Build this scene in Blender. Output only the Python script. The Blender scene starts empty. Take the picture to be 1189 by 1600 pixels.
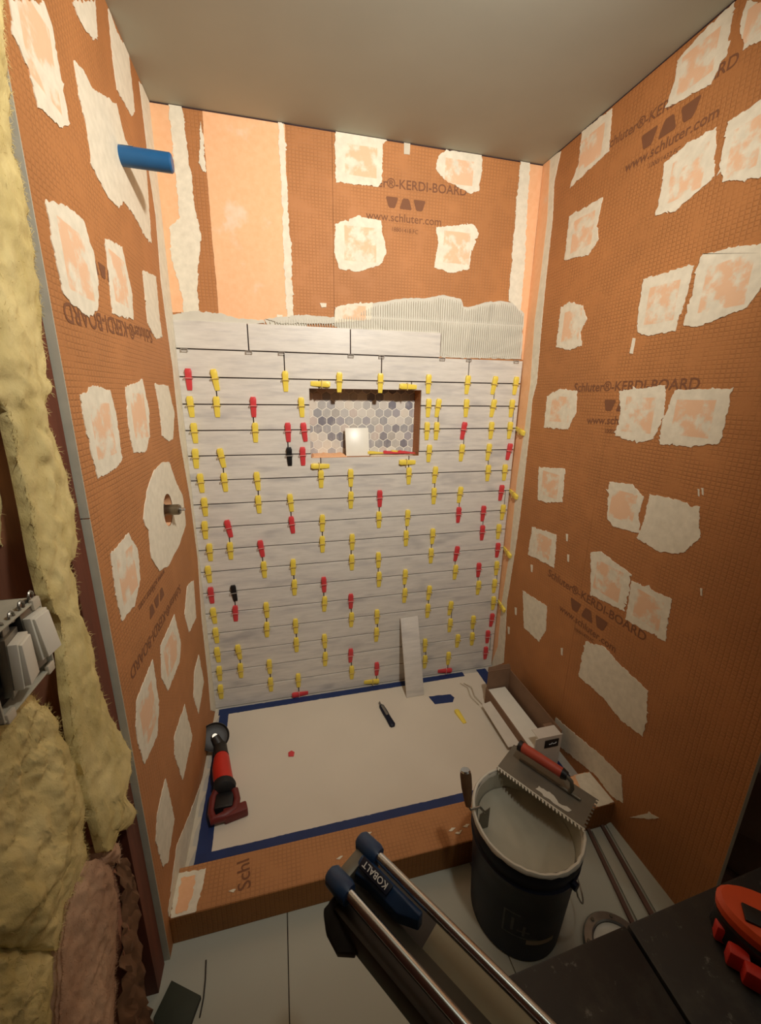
import bpy, bmesh, math, random
from mathutils import Vector, Matrix, noise, geometry
random.seed(7)
SC = bpy.context.scene
COL = SC.collection
PI = math.pi

# ------------------------------------------------------------------ camera
CAM = Vector((0.3653, -1.7425, 1.4893)); YAW, PITCH, ROLL = 0.23505, -0.26394, 0.0124
FPX, U0, V0 = 620.9, 584.02, 785.55
_f = Vector((math.sin(YAW)*math.cos(PITCH), math.cos(YAW)*math.cos(PITCH), math.sin(PITCH)))
_r = Vector((math.cos(YAW), -math.sin(YAW), 0)); _u = _r.cross(_f)
RIGHT = math.cos(ROLL)*_r + math.sin(ROLL)*_u; UP = -math.sin(ROLL)*_r + math.cos(ROLL)*_u; FWD = _f
cd = bpy.data.cameras.new('camera'); cam = bpy.data.objects.new('camera', cd); COL.objects.link(cam)
cd.sensor_fit = 'VERTICAL'; cd.sensor_height = 36; cd.lens = FPX/1600*36
cd.shift_x = (594.5-U0)/1600; cd.shift_y = (V0-800)/1600; cd.clip_start = .02
M = Matrix((( RIGHT.x, UP.x, -FWD.x, CAM.x), (RIGHT.y, UP.y, -FWD.y, CAM.y), (RIGHT.z, UP.z, -FWD.z, CAM.z), (0,0,0,1)))
cam.matrix_world = M; SC.camera = cam

# ------------------------------------------------------------------ world, light, exposure
w = bpy.data.worlds.new('world'); SC.world = w; w.use_nodes = True
w.node_tree.nodes['Background'].inputs[0].default_value = (1, .85, .7, 1)
w.node_tree.nodes['Background'].inputs[1].default_value = .02
def lamp(name, loc, power, color, size):
    l = bpy.data.lights.new(name, 'POINT'); l.energy = power; l.color = color; l.shadow_soft_size = size
    o = bpy.data.objects.new(name, l); o.location = loc; COL.objects.link(o); return o
ld = bpy.data.lights.new('work_lamp', 'SPOT'); ld.energy = 98; ld.color = (1, .945, .85); ld.shadow_soft_size = .05; ld.spot_size = math.radians(133); ld.spot_blend = 1.0
lo_ = bpy.data.objects.new('work_lamp', ld); COL.objects.link(lo_); lo_.location = (0.88, -1.45, 2.32)
lo_.rotation_euler = (Vector((.60, 0, 1.72))-Vector((.88, -1.45, 2.32))).to_track_quat('-Z', 'Y').to_euler()
lamp('fill_light', (2.3, -2.3, 2.15), 7, (1, .95, .86), .08)  # fill light added to lift the dim bench, cartons and floor
SC.view_settings.view_transform = 'Standard'; SC.view_settings.look = 'None'
SC.view_settings.gamma = 1; SC.view_settings.use_curve_mapping = False
SC.view_settings.exposure = 0.15

# ------------------------------------------------------------------ dimensions read off the tile pitch
W = 1.4925; H = 2.4245; YB = 0.010      # tile face is y=0, board face behind it y=YB
FZ = -0.035; CZ = 0.066; CY0, CY1 = -0.866, -0.737; LEND = -0.897; REND = -1.195
PT = 0.1032; J = [1.653 - PT*i for i in range(16)]
NX0, NX1, NZ0, NZ1, NY = 0.499, 0.995, 1.2205, 1.514, 0.092

def un(u, v, ax, val):                     # point of the plane axis=val seen at a measured place of the photograph
    d = RIGHT*((u-U0)/FPX) - UP*((v-V0)/FPX) + FWD
    return CAM + d*((val-CAM[ax])/d[ax])

# ------------------------------------------------------------------ materials
MATS = {}
def srgb(c):
    return tuple(((x/255)/12.92 if x/255 <= .04045 else ((x/255+.055)/1.055)**2.4) for x in c) + (1,)
class NT:
    def __init__(s, name):
        s.m = bpy.data.materials.new(name); s.m.use_nodes = True; s.t = s.m.node_tree
        s.b = s.t.nodes['Principled BSDF']; MATS[name] = s.m
    def n(s, typ, **kw):
        x = s.t.nodes.new(typ)
        for k, v in kw.items():
            if isinstance(k, str) and k.startswith('i_'): x.inputs[k[2:].replace('_', ' ')].default_value = v
            else: setattr(x, k, v)
        return x
    def l(s, a, b): s.t.links.new(a, b)
    def math(s, op, a, b=None, c=None):
        x = s.n('ShaderNodeMath', operation=op)
        for i, v in enumerate((a, b, c)):
            if v is None: continue
            if isinstance(v, (int, float)): x.inputs[i].default_value = v
            else: s.l(v, x.inputs[i])
        return x.outputs[0]
    def mix(s, fac, a, b):
        x = s.n('ShaderNodeMix', data_type='RGBA')
        for sock, v in ((x.inputs[0], fac), (x.inputs[6], a), (x.inputs[7], b)):
            if isinstance(v, (int, float, tuple)): sock.default_value = v
            else: s.l(v, sock)
        return x.outputs[2]
    def noise(s, vec, scale, detail=3, rough=.5):
        x = s.n('ShaderNodeTexNoise'); x.inputs['Scale'].default_value = scale; x.inputs['Detail'].default_value = detail
        x.inputs['Roughness'].default_value = rough
        if vec is not None: s.l(vec, x.inputs['Vector'])
        return x.outputs[0]
    def ramp(s, v, a, b):
        x = s.n('ShaderNodeMapRange', interpolation_type='SMOOTHSTEP'); s.l(v, x.inputs[0]); x.inputs[1].default_value = a; x.inputs[2].default_value = b
        return x.outputs[0]
    def coord(s, scale=(1,1,1), rnd=True, which='Object'):
        tc = s.n('ShaderNodeTexCoord'); v = tc.outputs[which]
        if rnd:
            oi = s.n('ShaderNodeObjectInfo'); c = s.n('ShaderNodeVectorMath', operation='MULTIPLY_ADD')
            cc = s.n('ShaderNodeCombineXYZ')
            for i in range(3): s.l(s.math('MULTIPLY', oi.outputs['Random'], 37.0+11*i), cc.inputs[i])
            s.l(v, c.inputs[0]); c.inputs[1].default_value = scale; s.l(cc.outputs[0], c.inputs[2]); return c.outputs[0]
        mp = s.n('ShaderNodeMapping'); mp.inputs['Scale'].default_value = scale; s.l(v, mp.inputs[0]); return mp.outputs[0]
    def bump(s, h, strength=.3, dist=.002):
        x = s.n('ShaderNodeBump'); x.inputs['Strength'].default_value = strength; x.inputs['Distance'].default_value = dist
        s.l(h, x.inputs['Height']); s.l(x.outputs[0], s.b.inputs['Normal'])
    def color(s, c):
        if isinstance(c, tuple): s.b.inputs['Base Color'].default_value = c
        else: s.l(c, s.b.inputs['Base Color'])
def plain(name, rgb, rough=.6, metal=0, var=.12, scale=30, bump=.15, spec=.5):
    t = NT(name); c = srgb(rgb)
    v = t.coord((1,1,1)); nz = t.noise(v, scale, 4)
    dark = tuple(x*(1-var*2) for x in c[:3]) + (1,)
    light = tuple(min(1, x*(1+var)) for x in c[:3]) + (1,)
    t.color(t.mix(nz, dark, light)); t.b.inputs['Roughness'].default_value = rough; t.b.inputs['Metallic'].default_value = metal
    t.b.inputs['Specular IOR Level'].default_value = spec
    if bump: t.bump(t.noise(v, scale*4, 3), bump, .001)
    return t.m
def board(name, a, b, rgb=(186, 125, 74)):
    """orange foam backer board with a woven waffle relief running along axes a and b"""
    t = NT(name); tc = t.n('ShaderNodeTexCoord'); sp = t.n('ShaderNodeSeparateXYZ')
    nz = t.noise(tc.outputs['Object'], 3, 3); n2 = t.noise(tc.outputs['Object'], 14, 3)
    t.l(tc.outputs['Object'], sp.inputs[0])
    def line(ax, pitch, warp):
        p = t.math('MULTIPLY_ADD', n2, warp, t.math('MULTIPLY', sp.outputs[ax], 2*PI/pitch))
        return t.ramp(t.math('SINE', p), .35, 1.0)
    g = t.math('MAXIMUM', line(a, .0135, 2.2), line(b, .0115, 1.6))
    g = t.math('MULTIPLY', g, t.ramp(n2, .25, .6))
    c = srgb(rgb); d = tuple(x*.62 for x in c[:3])+(1,); c2 = tuple(x*.87 for x in c[:3])+(1,)
    t.color(t.mix(t.math('MULTIPLY', g, .42), t.mix(t.ramp(nz, .35, .65), c2, c), d))
    t.b.inputs['Roughness'].default_value = .62; t.b.inputs['Specular IOR Level'].default_value = .35
    h = t.math('ADD', t.math('MULTIPLY', g, -1), t.math('MULTIPLY', t.noise(tc.outputs['Object'], 90, 3), .8))
    t.bump(h, .45, .002); return t.m
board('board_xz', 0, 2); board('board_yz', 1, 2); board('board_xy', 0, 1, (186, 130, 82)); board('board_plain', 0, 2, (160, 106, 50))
def patch_mat(name, peach):
    t = NT(name); v = t.coord((1,1,1)); n1 = t.noise(v, 9, 4, .6); n2 = t.noise(v, 45, 4)
    base = t.mix(n2, srgb((205,197,176)), srgb((243,235,214)))
    if peach:
        uv = t.n('ShaderNodeTexCoord'); sp = t.n('ShaderNodeSeparateXYZ'); t.l(uv.outputs['UV'], sp.inputs[0])
        def inside(o):
            a = t.math('ABSOLUTE', t.math('SUBTRACT', o, .5)); a = t.math('MULTIPLY_ADD', n1, .06, a)
            return t.math('SUBTRACT', 1, t.ramp(a, .325, .345))
        m = t.math('MULTIPLY', inside(sp.outputs[0]), inside(sp.outputs[1]))
        m = t.math('MULTIPLY', m, t.math('MULTIPLY', t.ramp(t.noise(v, 16, 4, .6), .40, .54), .9))
        base = t.mix(m, base, srgb((230,186,148)))
    t.color(base); t.b.inputs['Roughness'].default_value = .8
    t.bump(n2, .35, .002); return t.m
patch_mat('compound_peach', True); patch_mat('compound', False)
def peach_mat():
    t = NT('membrane'); tc = t.n('ShaderNodeTexCoord'); v = tc.outputs['Object']
    n1 = t.noise(v, 6, 4, .6); n2 = t.noise(v, 60, 3)
    b = t.mix(n2, srgb((232,174,126)), srgb((244,194,150)))
    b = t.mix(t.math('MULTIPLY', t.ramp(n1, .62, .76), .8), b, srgb((226,208,184)))
    t.color(b); t.b.inputs['Roughness'].default_value = .7; t.bump(n2, .3, .001)
peach_mat()
def tile_mat():
    t = NT('streaked_tile'); v = t.coord((3, 1, 22)); v2 = t.coord((9, 1, 70)); v3 = t.coord((5, 1, 13))
    n1 = t.noise(v, 1.6, 4, .6); n2 = t.noise(v2, 1.2, 4, .65); n3 = t.noise(v3, 1, 2)
    b = t.mix(t.ramp(n2, .2, .8), srgb((204,198,188)), srgb((222,216,206)))
    b = t.mix(t.math('MULTIPLY', t.ramp(n1, .48, .74), .50), b, srgb((172,168,167)))
    b = t.mix(t.math('MULTIPLY', t.ramp(n3, .56, .80), .55), b, srgb((146,144,146)))
    t.color(b); t.b.inputs['Roughness'].default_value = .38; t.bump(n2, .08, .001)
tile_mat()
def hex_mat():
    t = NT('hex_stone'); oi = t.n('ShaderNodeObjectInfo'); cr = t.n('ShaderNodeValToRGB'); t.l(oi.outputs['Random'], cr.inputs[0])
    cr.color_ramp.interpolation = 'CONSTANT'; cs = [(196,192,186),(164,162,163),(222,212,196),(186,182,176),(146,142,146),(210,203,192),(176,173,172),(204,190,180),(132,129,136),(216,209,198),(182,176,168),(170,165,168)]
    e = cr.color_ramp.elements; e[0].color = srgb(cs[0]); e[1].position = 1/12; e[1].color = srgb(cs[1])
    for i in range(2, 12): x = e.new(i/12); x.color = srgb(cs[i])
    v = t.coord((30, 1, 12)); n = t.noise(v, 1.3, 4, .6)
    t.color(t.mix(t.math('MULTIPLY', t.ramp(n, .45, .75), .4), cr.outputs[0], srgb((228,220,206)))); t.b.inputs['Roughness'].default_value = .35
hex_mat()
def wood(name, rgb, axis=2, rough=.7):
    t = NT(name); s = [18,18,18]; s[axis] = 1.2; v = t.coord(tuple(s)); n = t.noise(v, 2, 4, .6)
    c = srgb(rgb); t.color(t.mix(t.ramp(n, .3, .7), tuple(x*.62 for x in c[:3])+(1,), c)); t.b.inputs['Roughness'].default_value = rough
    t.bump(n, .2, .001)
wood('stud_wood', (150,92,62)); wood('red_wood', (112,58,36)); wood('handle_wood', (104,74,44)); wood('stud_pink', (172,118,92))
def wool(name, c1, c2, c3):
    t = NT(name); v = t.coord((1,1,.6), rnd=False); n = t.noise(v, 8, 6, .6); n2 = t.noise(v, 34, 6, .7)
    t.color(t.mix(t.math('MULTIPLY', n2, .45), t.mix(t.ramp(n, .35, .68), srgb(c1), srgb(c2)), srgb(c3)))
    t.b.inputs['Roughness'].default_value = 1; t.b.inputs['Specular IOR Level'].default_value = .05
    t.bump(t.math('ADD', n2, n), .5, .006)
wool('yellow_wool', (190,168,100), (226,206,142), (238,226,180)); wool('pink_wool', (170,128,100), (206,168,138), (220,194,168))
plain('ceiling_paint', (176,178,166), .85, var=.04, scale=6, bump=.1)
plain('mortar', (208,203,188), .8, var=.06); plain('wet_mortar', (176,172,154), .5, var=.10, scale=8, bump=.4)
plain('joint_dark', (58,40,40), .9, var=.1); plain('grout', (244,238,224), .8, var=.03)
plain('pan_paper', (218,208,190), .8, var=.035, scale=5, bump=.15)
plain('pan_edge', (186,182,172), .6, var=.1, scale=20); plain('blue_tape', (22,46,98), .55, var=.18, scale=16, bump=.4)
plain('floor_tile', (190,192,178), .42, var=.04, scale=4, bump=.05)
plain('grey_foam', (190,186,168), .8, var=.1); plain('kraft', (128,92,64), .8, var=.15, scale=12); plain('grey_edge', (150,138,120), .8, var=.08)
plain('yellow_plastic', (240,214,84), .4, var=.06, scale=20, bump=.05); plain('red_plastic', (214,66,70), .42, var=.08, scale=20, bump=.05)
plain('black_plastic', (24,23,24), .45, var=.2, bump=.1); plain('orange_plastic', (236,120,40), .4, var=.05)
plain('print_ink', (124,80,52), .8, var=.05, bump=0); plain('chrome', (206,216,224), .2, 1, var=.05, bump=0)
plain('steel', (150,146,138), .35, .9, var=.15, scale=40); plain('dull_steel', (120,116,104), .5, .6, var=.2, scale=14)
plain('blue_pipe', (20,84,132), .4, var=.06, bump=.05); plain('white_plastic', (232,228,214), .35, var=.03, bump=.03)
plain('box_white', (216,208,194), .7, var=.05); plain('box_brown', (134,104,80), .85, var=.08)
plain('bucket_blue', (12,19,42), .5, var=.25, scale=14, bump=.15, spec=.3); plain('bucket_scuff', (92,94,96), .7, var=.3, scale=60)
plain('kobalt_blue', (32,62,100), .42, var=.2, scale=25, bump=.2); plain('white_ink', (220,222,222), .6, var=.1, bump=0)
plain('tool_red', (206,48,34), .45, var=.12, scale=20); plain('tool_dark', (44,40,36), .5, var=.25, scale=25); plain('dark_red', (112,38,34), .5, var=.25, scale=25)
plain('handle_red', (176,72,52), .55, var=.15, scale=20); plain('cutter_body', (62,56,44), .55, var=.3, scale=14); plain('cutter_plate', (136,132,112), .5, .3, var=.1, scale=10)
plain('dark_green', (60,66,54), .7, var=.1); plain('dusk_brown', (112,84,72), .8, var=.2, scale=6); plain('copper', (150,150,146), .3, .7, var=.2)
plain('plaster', (206,196,176), .85, var=.08); plain('rubber', (30,30,30), .7, var=.2); plain('room_paint', (176,160,138), .9, var=.03, scale=3)
plain('orange_red', (222,84,42), .45, var=.06); plain('valve_metal', (128,118,100), .3, .9, var=.2)
def table_mat():
    t = NT('bench_top'); v = t.coord((1,1,1), rnd=False); n = t.noise(v, 9, 5, .7); n2 = t.noise(v, 38, 5, .7)
    b = t.mix(t.ramp(n, .45, .75), srgb((24,25,28)), srgb((54,54,50)))
    t.color(t.mix(t.math('MULTIPLY', t.ramp(n2, .62, .72), .5), b, srgb((130,130,124)))); t.b.inputs['Roughness'].default_value = .5
table_mat()
def clip_mat(name, rgb):
    t = NT(name); t.color(srgb(rgb)); t.b.inputs['Roughness'].default_value = .25; t.b.inputs['Alpha'].default_value = .6
for n_, c_ in (('clip_clear', (225,214,196)), ('clip_yellow', (226,204,130)), ('clip_red', (236,170,164)), ('clip_black', (190,182,172))): clip_mat(n_, c_)

# ------------------------------------------------------------------ mesh helpers
class MB:
    def __init__(s): s.v = []; s.f = []
    def add(s, vs, fs, mat=None):
        o = len(s.v); s.v += [tuple(mat @ Vector(p)) if mat else tuple(p) for p in vs]; s.f += [tuple(i+o for i in f) for f in fs]; return s
    def box(s, x0, x1, y0, y1, z0, z1, mat=None):
        vs = [(x,y,z) for z in (z0,z1) for y in (y0,y1) for x in (x0,x1)]
        return s.add(vs, [(0,2,3,1),(4,5,7,6),(0,1,5,4),(2,6,7,3),(0,4,6,2),(1,3,7,5)], mat)
    def cyl(s, p0, p1, r0, r1=None, n=20, caps=True, sx=1.0):
        r1 = r0 if r1 is None else r1; p0 = Vector(p0); p1 = Vector(p1); d = (p1-p0).normalized()
        a = d.orthogonal().normalized(); b = d.cross(a)
        vs = [tuple(p + (a*math.cos(2*PI*i/n)*sx + b*math.sin(2*PI*i/n))*r) for p, r in ((p0,r0),(p1,r1)) for i in range(n)]
        fs = [(i, (i+1)%n, n+(i+1)%n, n+i) for i in range(n)]
        if caps: fs += [tuple(range(n))[::-1], tuple(range(n,2*n))]
        return s.add(vs, fs)
    def tube(s, pts, r, n=8):
        pts = [Vector(p) for p in pts]; rings = []; a = None
        for i, p in enumerate(pts):
            d = (pts[min(i+1,len(pts)-1)]-pts[max(i-1,0)]).normalized()
            a = d.orthogonal().normalized() if a is None else (a - d*a.dot(d)).normalized()
            b = d.cross(a); rr = r[i] if isinstance(r, (list,tuple)) else r
            rings.append([p+(a*math.cos(2*PI*k/n)+b*math.sin(2*PI*k/n))*rr for k in range(n)])
        return s.loft(rings)
    def loft(s, rings, caps=True):
        n = len(rings[0]); vs = [tuple(p) for r in rings for p in r]; fs = []
        for i in range(len(rings)-1):
            for k in range(n): fs.append((i*n+k, i*n+(k+1)%n, (i+1)*n+(k+1)%n, (i+1)*n+k))
        if caps: fs += [tuple(range(n))[::-1], tuple(range((len(rings)-1)*n, len(rings)*n))]
        return s.add(vs, fs)
    def lathe(s, prof, n=40, c=(0,0,0)):
        rings = [[(c[0]+r*math.cos(2*PI*k/n), c[1]+r*math.sin(2*PI*k/n), c[2]+z) for k in range(n)] for r, z in prof]
        return s.loft(rings, caps=False)
    def prism(s, pts, off):                # planar outline pushed along off
        n = len(pts); off = Vector(off); vs = [tuple(p) for p in pts] + [tuple(Vector(p)+off) for p in pts]
        fs = [tuple(range(n))[::-1], tuple(range(n,2*n))] + [(i,(i+1)%n,n+(i+1)%n,n+i) for i in range(n)]
        return s.add(vs, fs)
    def build(s, name, mat, parent=None, smooth=False, bevel=0, seg=2, angle=40):
        me = bpy.data.meshes.new(name); me.from_pydata(s.v, [], s.f)
        bm = bmesh.new(); bm.from_mesh(me); bmesh.ops.recalc_face_normals(bm, faces=bm.faces)
        if bevel: 
            es = [e for e in bm.edges if len(e.link_faces) == 2 and e.calc_face_angle(0) > .6]
            bmesh.ops.bevel(bm, geom=es, offset=bevel, segments=seg, affect='EDGES', profile=.5, clamp_overlap=True)
        bm.to_mesh(me); bm.free()
        me.materials.append(MATS[mat])
        if smooth or bevel:
            me.shade_smooth() if hasattr(me, 'shade_smooth') else None
            me.set_sharp_from_angle(angle=math.radians(angle))
        o = bpy.data.objects.new(name, me); COL.objects.link(o); o.parent = parent; return o
def tag(o, label=None, cat=None, group=None, kind=None):
    if label: o['label'] = label
    if cat: o['category'] = cat
    if group: o['group'] = group
    if kind: o['kind'] = kind
    return o
def thing(name, loc=(0,0,0), rot=(0,0,0), **kw):
    o = bpy.data.objects.new(name, None); o.empty_display_size = .02; COL.objects.link(o); o.location = loc; o.rotation_euler = rot; return tag(o, **kw)
def struct(name): return thing(name, kind='structure')

NORMAL = {'back': Vector((0,-1,0)), 'left': Vector((1,0,0)), 'right': Vector((-1,0,0)), 'pan': Vector((0,0,1))}
PLANE = {'back': (1, YB), 'left': (0, 0.0), 'right': (0, W), 'curb': (2, CZ)}
NORMAL['curb'] = Vector((0,0,1))
ROOT = {}
def n3(p, seed):                          # now and then a longer tongue left by the knife
    q = noise.noise(p*120+Vector((seed*5.3, 0, 9)))
    return noise.noise_vector(p*33+Vector((0, seed, 4)))*max(0, abs(q)-.32)*9
def jag(pts, amp, step, seed):
    out = []; n = len(pts)
    for i in range(n):
        a, b = pts[i], pts[(i+1)%n]; k = max(1, int((b-a).length/step)); e = (b-a)
        for q in range(k):
            p = a + e*(q/k); nv = noise.noise_vector(p*60+Vector((seed*3.1,0,0)))*amp + noise.noise_vector(p*210+Vector((0,seed*1.7,0)))*amp*.75 + n3(p, seed)*amp
            out.append(p+nv)
    return out
def in_wall(wall, p):
    if wall == 'left': p.x = 0; p.y = min(max(p.y, LEND+.004), YB-.0004); p.z = min(max(p.z, FZ), H-.002)
    if wall == 'right': p.x = W; p.y = min(max(p.y, REND+.002), YB-.0004); p.z = min(max(p.z, FZ+.001), H-.002)
    if wall == 'back': p.y = YB; p.x = min(max(p.x, .0006), W-.0006); p.z = min(p.z, H-.002)
    if wall == 'curb': p.z = CZ; p.x = min(max(p.x, .001), W-.001); p.y = min(max(p.y, CY0+.001), CY1-.001)
    return p
SEED = [0]
def smear(wall, px, mat='compound_peach', name='compound_patch', thick=.0016, amp=.0042, level=0, step=.005, ax=None):
    """a smear of compound or strip of membrane lying on a wall: its outline measured on the wall, its own thickness"""
    SEED[0] += 1; a, val = ax or PLANE[wall]; n = NORMAL[wall]
    pts = [un(u, v, a, val) for u, v in px]; pts = jag(pts, amp, step, SEED[0])
    pts = [in_wall(wall, p) + n*level for p in pts]
    out = [pts[0]]
    for p in pts[1:]:
        if (p-out[-1]).length > 5e-4: out.append(p)
    m = MB().prism(out, n*thick); o = m.build(name, mat, ROOT[wall])
    me = o.data; uv = me.uv_layers.new(name='UVMap'); i0, i1 = [i for i in range(3) if i != a]
    lo = [min(p[i] for p in out) for i in (i0,i1)]; hi = [max(p[i] for p in out) for i in (i0,i1)]
    for l in me.loops:
        c = me.vertices[l.vertex_index].co; uv.data[l.index].uv = ((c[i0]-lo[0])/(hi[0]-lo[0]+1e-6), (c[i1]-lo[1])/(hi[1]-lo[1]+1e-6))
    return o
def lettering(body, wall, p_start, p_end, parent=None, name='printed_lettering', mat='print_ink', thick=.0003, bold=True, squash=1.0, pts3=None, normal=None, lift=.0004):
    n = normal or NORMAL[wall]
    a, b = pts3 or [un(*p, *PLANE[wall]) for p in (p_start, p_end)]
    cu = bpy.data.curves.new(name, 'FONT'); cu.body = body; cu.size = 1; cu.extrude = .01; cu.offset = .010 if bold else 0; cu.resolution_u = 3
    t = bpy.data.objects.new('tmp', cu); COL.objects.link(t); dg = bpy.context.evaluated_depsgraph_get(); me = bpy.data.meshes.new_from_object(t.evaluated_get(dg))
    bpy.data.objects.remove(t); wd = max(v.co.x for v in me.vertices)
    d = (b-a); s = d.length/wd; d.normalize(); up = n.cross(d)
    bm = bmesh.new(); bm.from_mesh(me)
    for v in bm.verts: v.co = a + d*(v.co.x*s) + up*(v.co.y*s*squash) + n*(lift + (thick if v.co.z > 0 else 0))
    bm.to_mesh(me); bm.free()
    me.materials.clear(); me.materials.append(MATS[mat]); me.name = name
    o = bpy.data.objects.new(name, me); COL.objects.link(o); o.parent = parent or ROOT[wall]; return o
def logo(wall, pc, width, d, squash=1.0):
    """the mark of three rounded wedges printed under the lettering"""
    c = un(*pc, *PLANE[wall]); n = NORMAL[wall]; d = Vector(d); up = n.cross(d); m = MB()
    for k, flip in ((-1, 1), (0, -1), (1, 1)):
        sh = [(-.46,.5),(.46,.5),(.5,.38),(.30,-.36),(.20,-.5),(-.20,-.5),(-.30,-.36),(-.5,.38)]
        pts = [c + d*((x*.30*(.95)+k*.335)*width) + up*(y*flip*.22*width*squash) + n*.0004 for x, y in sh]
        m.prism(pts, n*.0003)
    return m.build('printed_emblem', 'print_ink', ROOT[wall])

# ------------------------------------------------------------------ setting: walls
ROOT['back'] = struct('wall_back'); ROOT['left'] = struct('wall_left'); ROOT['right'] = struct('wall_right')
# back wall boards around the niche opening
def frame_board(x0, x1, z0, z1, name='backer_board'):
    xs = sorted({x0, x1, *[x for x in (NX0, NX1) if x0 < x < x1]}); zs = sorted({z0, z1, *[z for z in (NZ0, NZ1) if z0 < z < z1]})
    m = MB()
    for i in range(len(xs)-1):
        for k in range(len(zs)-1):
            cx, cz = (xs[i]+xs[i+1])/2, (zs[k]+zs[k+1])/2
            if NX0 < cx < NX1 and NZ0 < cz < NZ1: continue
            m.box(xs[i], xs[i+1], YB, YB+.0125, zs[k], zs[k+1])
    return m.build(name, 'board_xz', ROOT['back'])
frame_board(-.0127, .6095, FZ-.02, H); frame_board(.6105, W+.0127, FZ-.02, H)
MB().box(-.0127, 1.62, .12, .16, FZ, H).build('sheathing', 'stud_wood', ROOT['back'])
# niche box
nb = MB(); nb.box(NX0-.012, NX0, YB+.0127, NY+.012, NZ0-.012, NZ1+.012); nb.box(NX1, NX1+.012, YB+.0127, NY+.012, NZ0-.012, NZ1+.012)
nb.box(NX0, NX1, YB+.0127, NY+.012, NZ0-.012, NZ0); nb.box(NX0, NX1, YB+.0127, NY+.012, NZ1, NZ1+.012)
niche = nb.build('niche_box', 'board_yz', ROOT['back'])
MB().box(NX0, NX1, NY-.0005, NY+.011, NZ0, NZ1).build('grout_bed', 'grout', niche)
# hexagon mosaic
def clip_poly(poly, x0, x1, z0, z1):
    def cut(ps, f, g):
        out = []
        for i in range(len(ps)):
            a, b = ps[i-1], ps[i]; fa, fb = f(a), f(b)
            if (fa >= 0) != (fb >= 0): t = fa/(fa-fb); out.append((a[0]+(b[0]-a[0])*t, a[1]+(b[1]-a[1])*t))
            if fb >= 0: out.append(b)
        return out
    for f in (lambda p: p[0]-x0, lambda p: x1-p[0], lambda p: p[1]-z0, lambda p: z1-p[1]):
        poly = cut(poly, f, None)
        if len(poly) < 3: return []
    return poly
HP = .0408; HR = .0374/math.sqrt(3); hx_mesh = None
for r in range(-1, 9):
    zc = 1.481 - r*.03535; xo = .581 if r % 2 == 0 else .581-.0204
    for c in range(-4, 13):
        xc = xo + c*HP
        full = [(xc+HR*math.cos(PI/6+k*PI/3), zc+HR*math.sin(PI/6+k*PI/3)) for k in range(6)]
        pl = clip_poly(full, NX0+.001, NX1-.0005, NZ0+.002, NZ1-.0005)
        if len(pl) < 3: continue
        ar = abs(sum(pl[i-1][0]*pl[i][1]-pl[i][0]*pl[i-1][1] for i in range(len(pl))))/2
        if ar < 4e-5: continue
        whole = max(abs(a-b) for p, q in zip(full, pl) for a, b in zip(p, q)) < 1e-6 if len(pl) == 6 else False
        if whole and hx_mesh:
            o = bpy.data.objects.new('hexagon_tile', hx_mesh); COL.objects.link(o); o.parent = niche; o.location = (xc, NY, zc)
        else:
            o = MB().prism([(x-xc, 0, z-zc) for x, z in pl], (0,-.0022,0)).build('hexagon_tile', 'hex_stone', niche, bevel=.0006, seg=1)
            o.location = (xc, NY, zc)
            if whole: hx_mesh = o.data
# mortar smear on niche ledge
def ledge_smear(x0, x1, z1, y0, seed, mat):
    m = MB(); N = 16; rings = []
    for i in range(N+1):
        x = x0+(x1-x0)*i/N; hh = z1*(.5+.8*abs(noise.noise(Vector((x*40, seed, 0))))); e = .25 if i in (0, N) else 1
        rings.append([(x, y0, 0), (x, y0, hh*e*.4), (x, y0+.03, hh*e), (x, NY-.004, hh*e*.8), (x, NY-.003, 0)])
    m.loft(rings); o = m.build('mortar_smear', mat, niche, smooth=True); o.location = (0,0,NZ0+.0002); return o
ledge_smear(.503, .66, .020, .012, 3, 'membrane'); ledge_smear(.77, .975, .010, .02, 8, 'compound')
smear('back', [(489,704),(520,702),(545,708),(541,717),(500,718),(488,714)], 'membrane', 'membrane_smear', amp=.004, ax=(1,0.0), thick=.0010) if False else None

# ---- wall tiles
GAP = .0044
def tile_cells(x0, x1, z0, z1):
    xs = sorted({x0, x1, *[x for x in (NX0-.0, NX1) if x0 < x < x1]}); zs = sorted({z0, z1, *[z for z in (NZ0, NZ1) if z0 < z < z1]})
    return [(i, k) for i in range(len(xs)-1) for k in range(len(zs)-1) if not (NX0 < (xs[i]+xs[i+1])/2 < NX1 and NZ0 < (zs[k]+zs[k+1])/2 < NZ1)], xs, zs
MB().box(.001, W-.005, YB-.0012, YB, .002, NZ0).box(.001, NX0-.001, YB-.0012, YB, NZ0, NZ1).box(NX1+.001, W-.005, YB-.0012, YB, NZ0, NZ1).box(.001, W-.005, YB-.0012, YB, NZ1, J[0]-.001).box(.001, 1.07, YB-.0012, YB, J[0]-.001, 1.75).build('mortar_bed', 'joint_dark', ROOT['back'])  # bed kept dark: its colour carries the depth shade of the tile joints
full_mesh = None
TX = [.267, .402, .1325]
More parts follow.
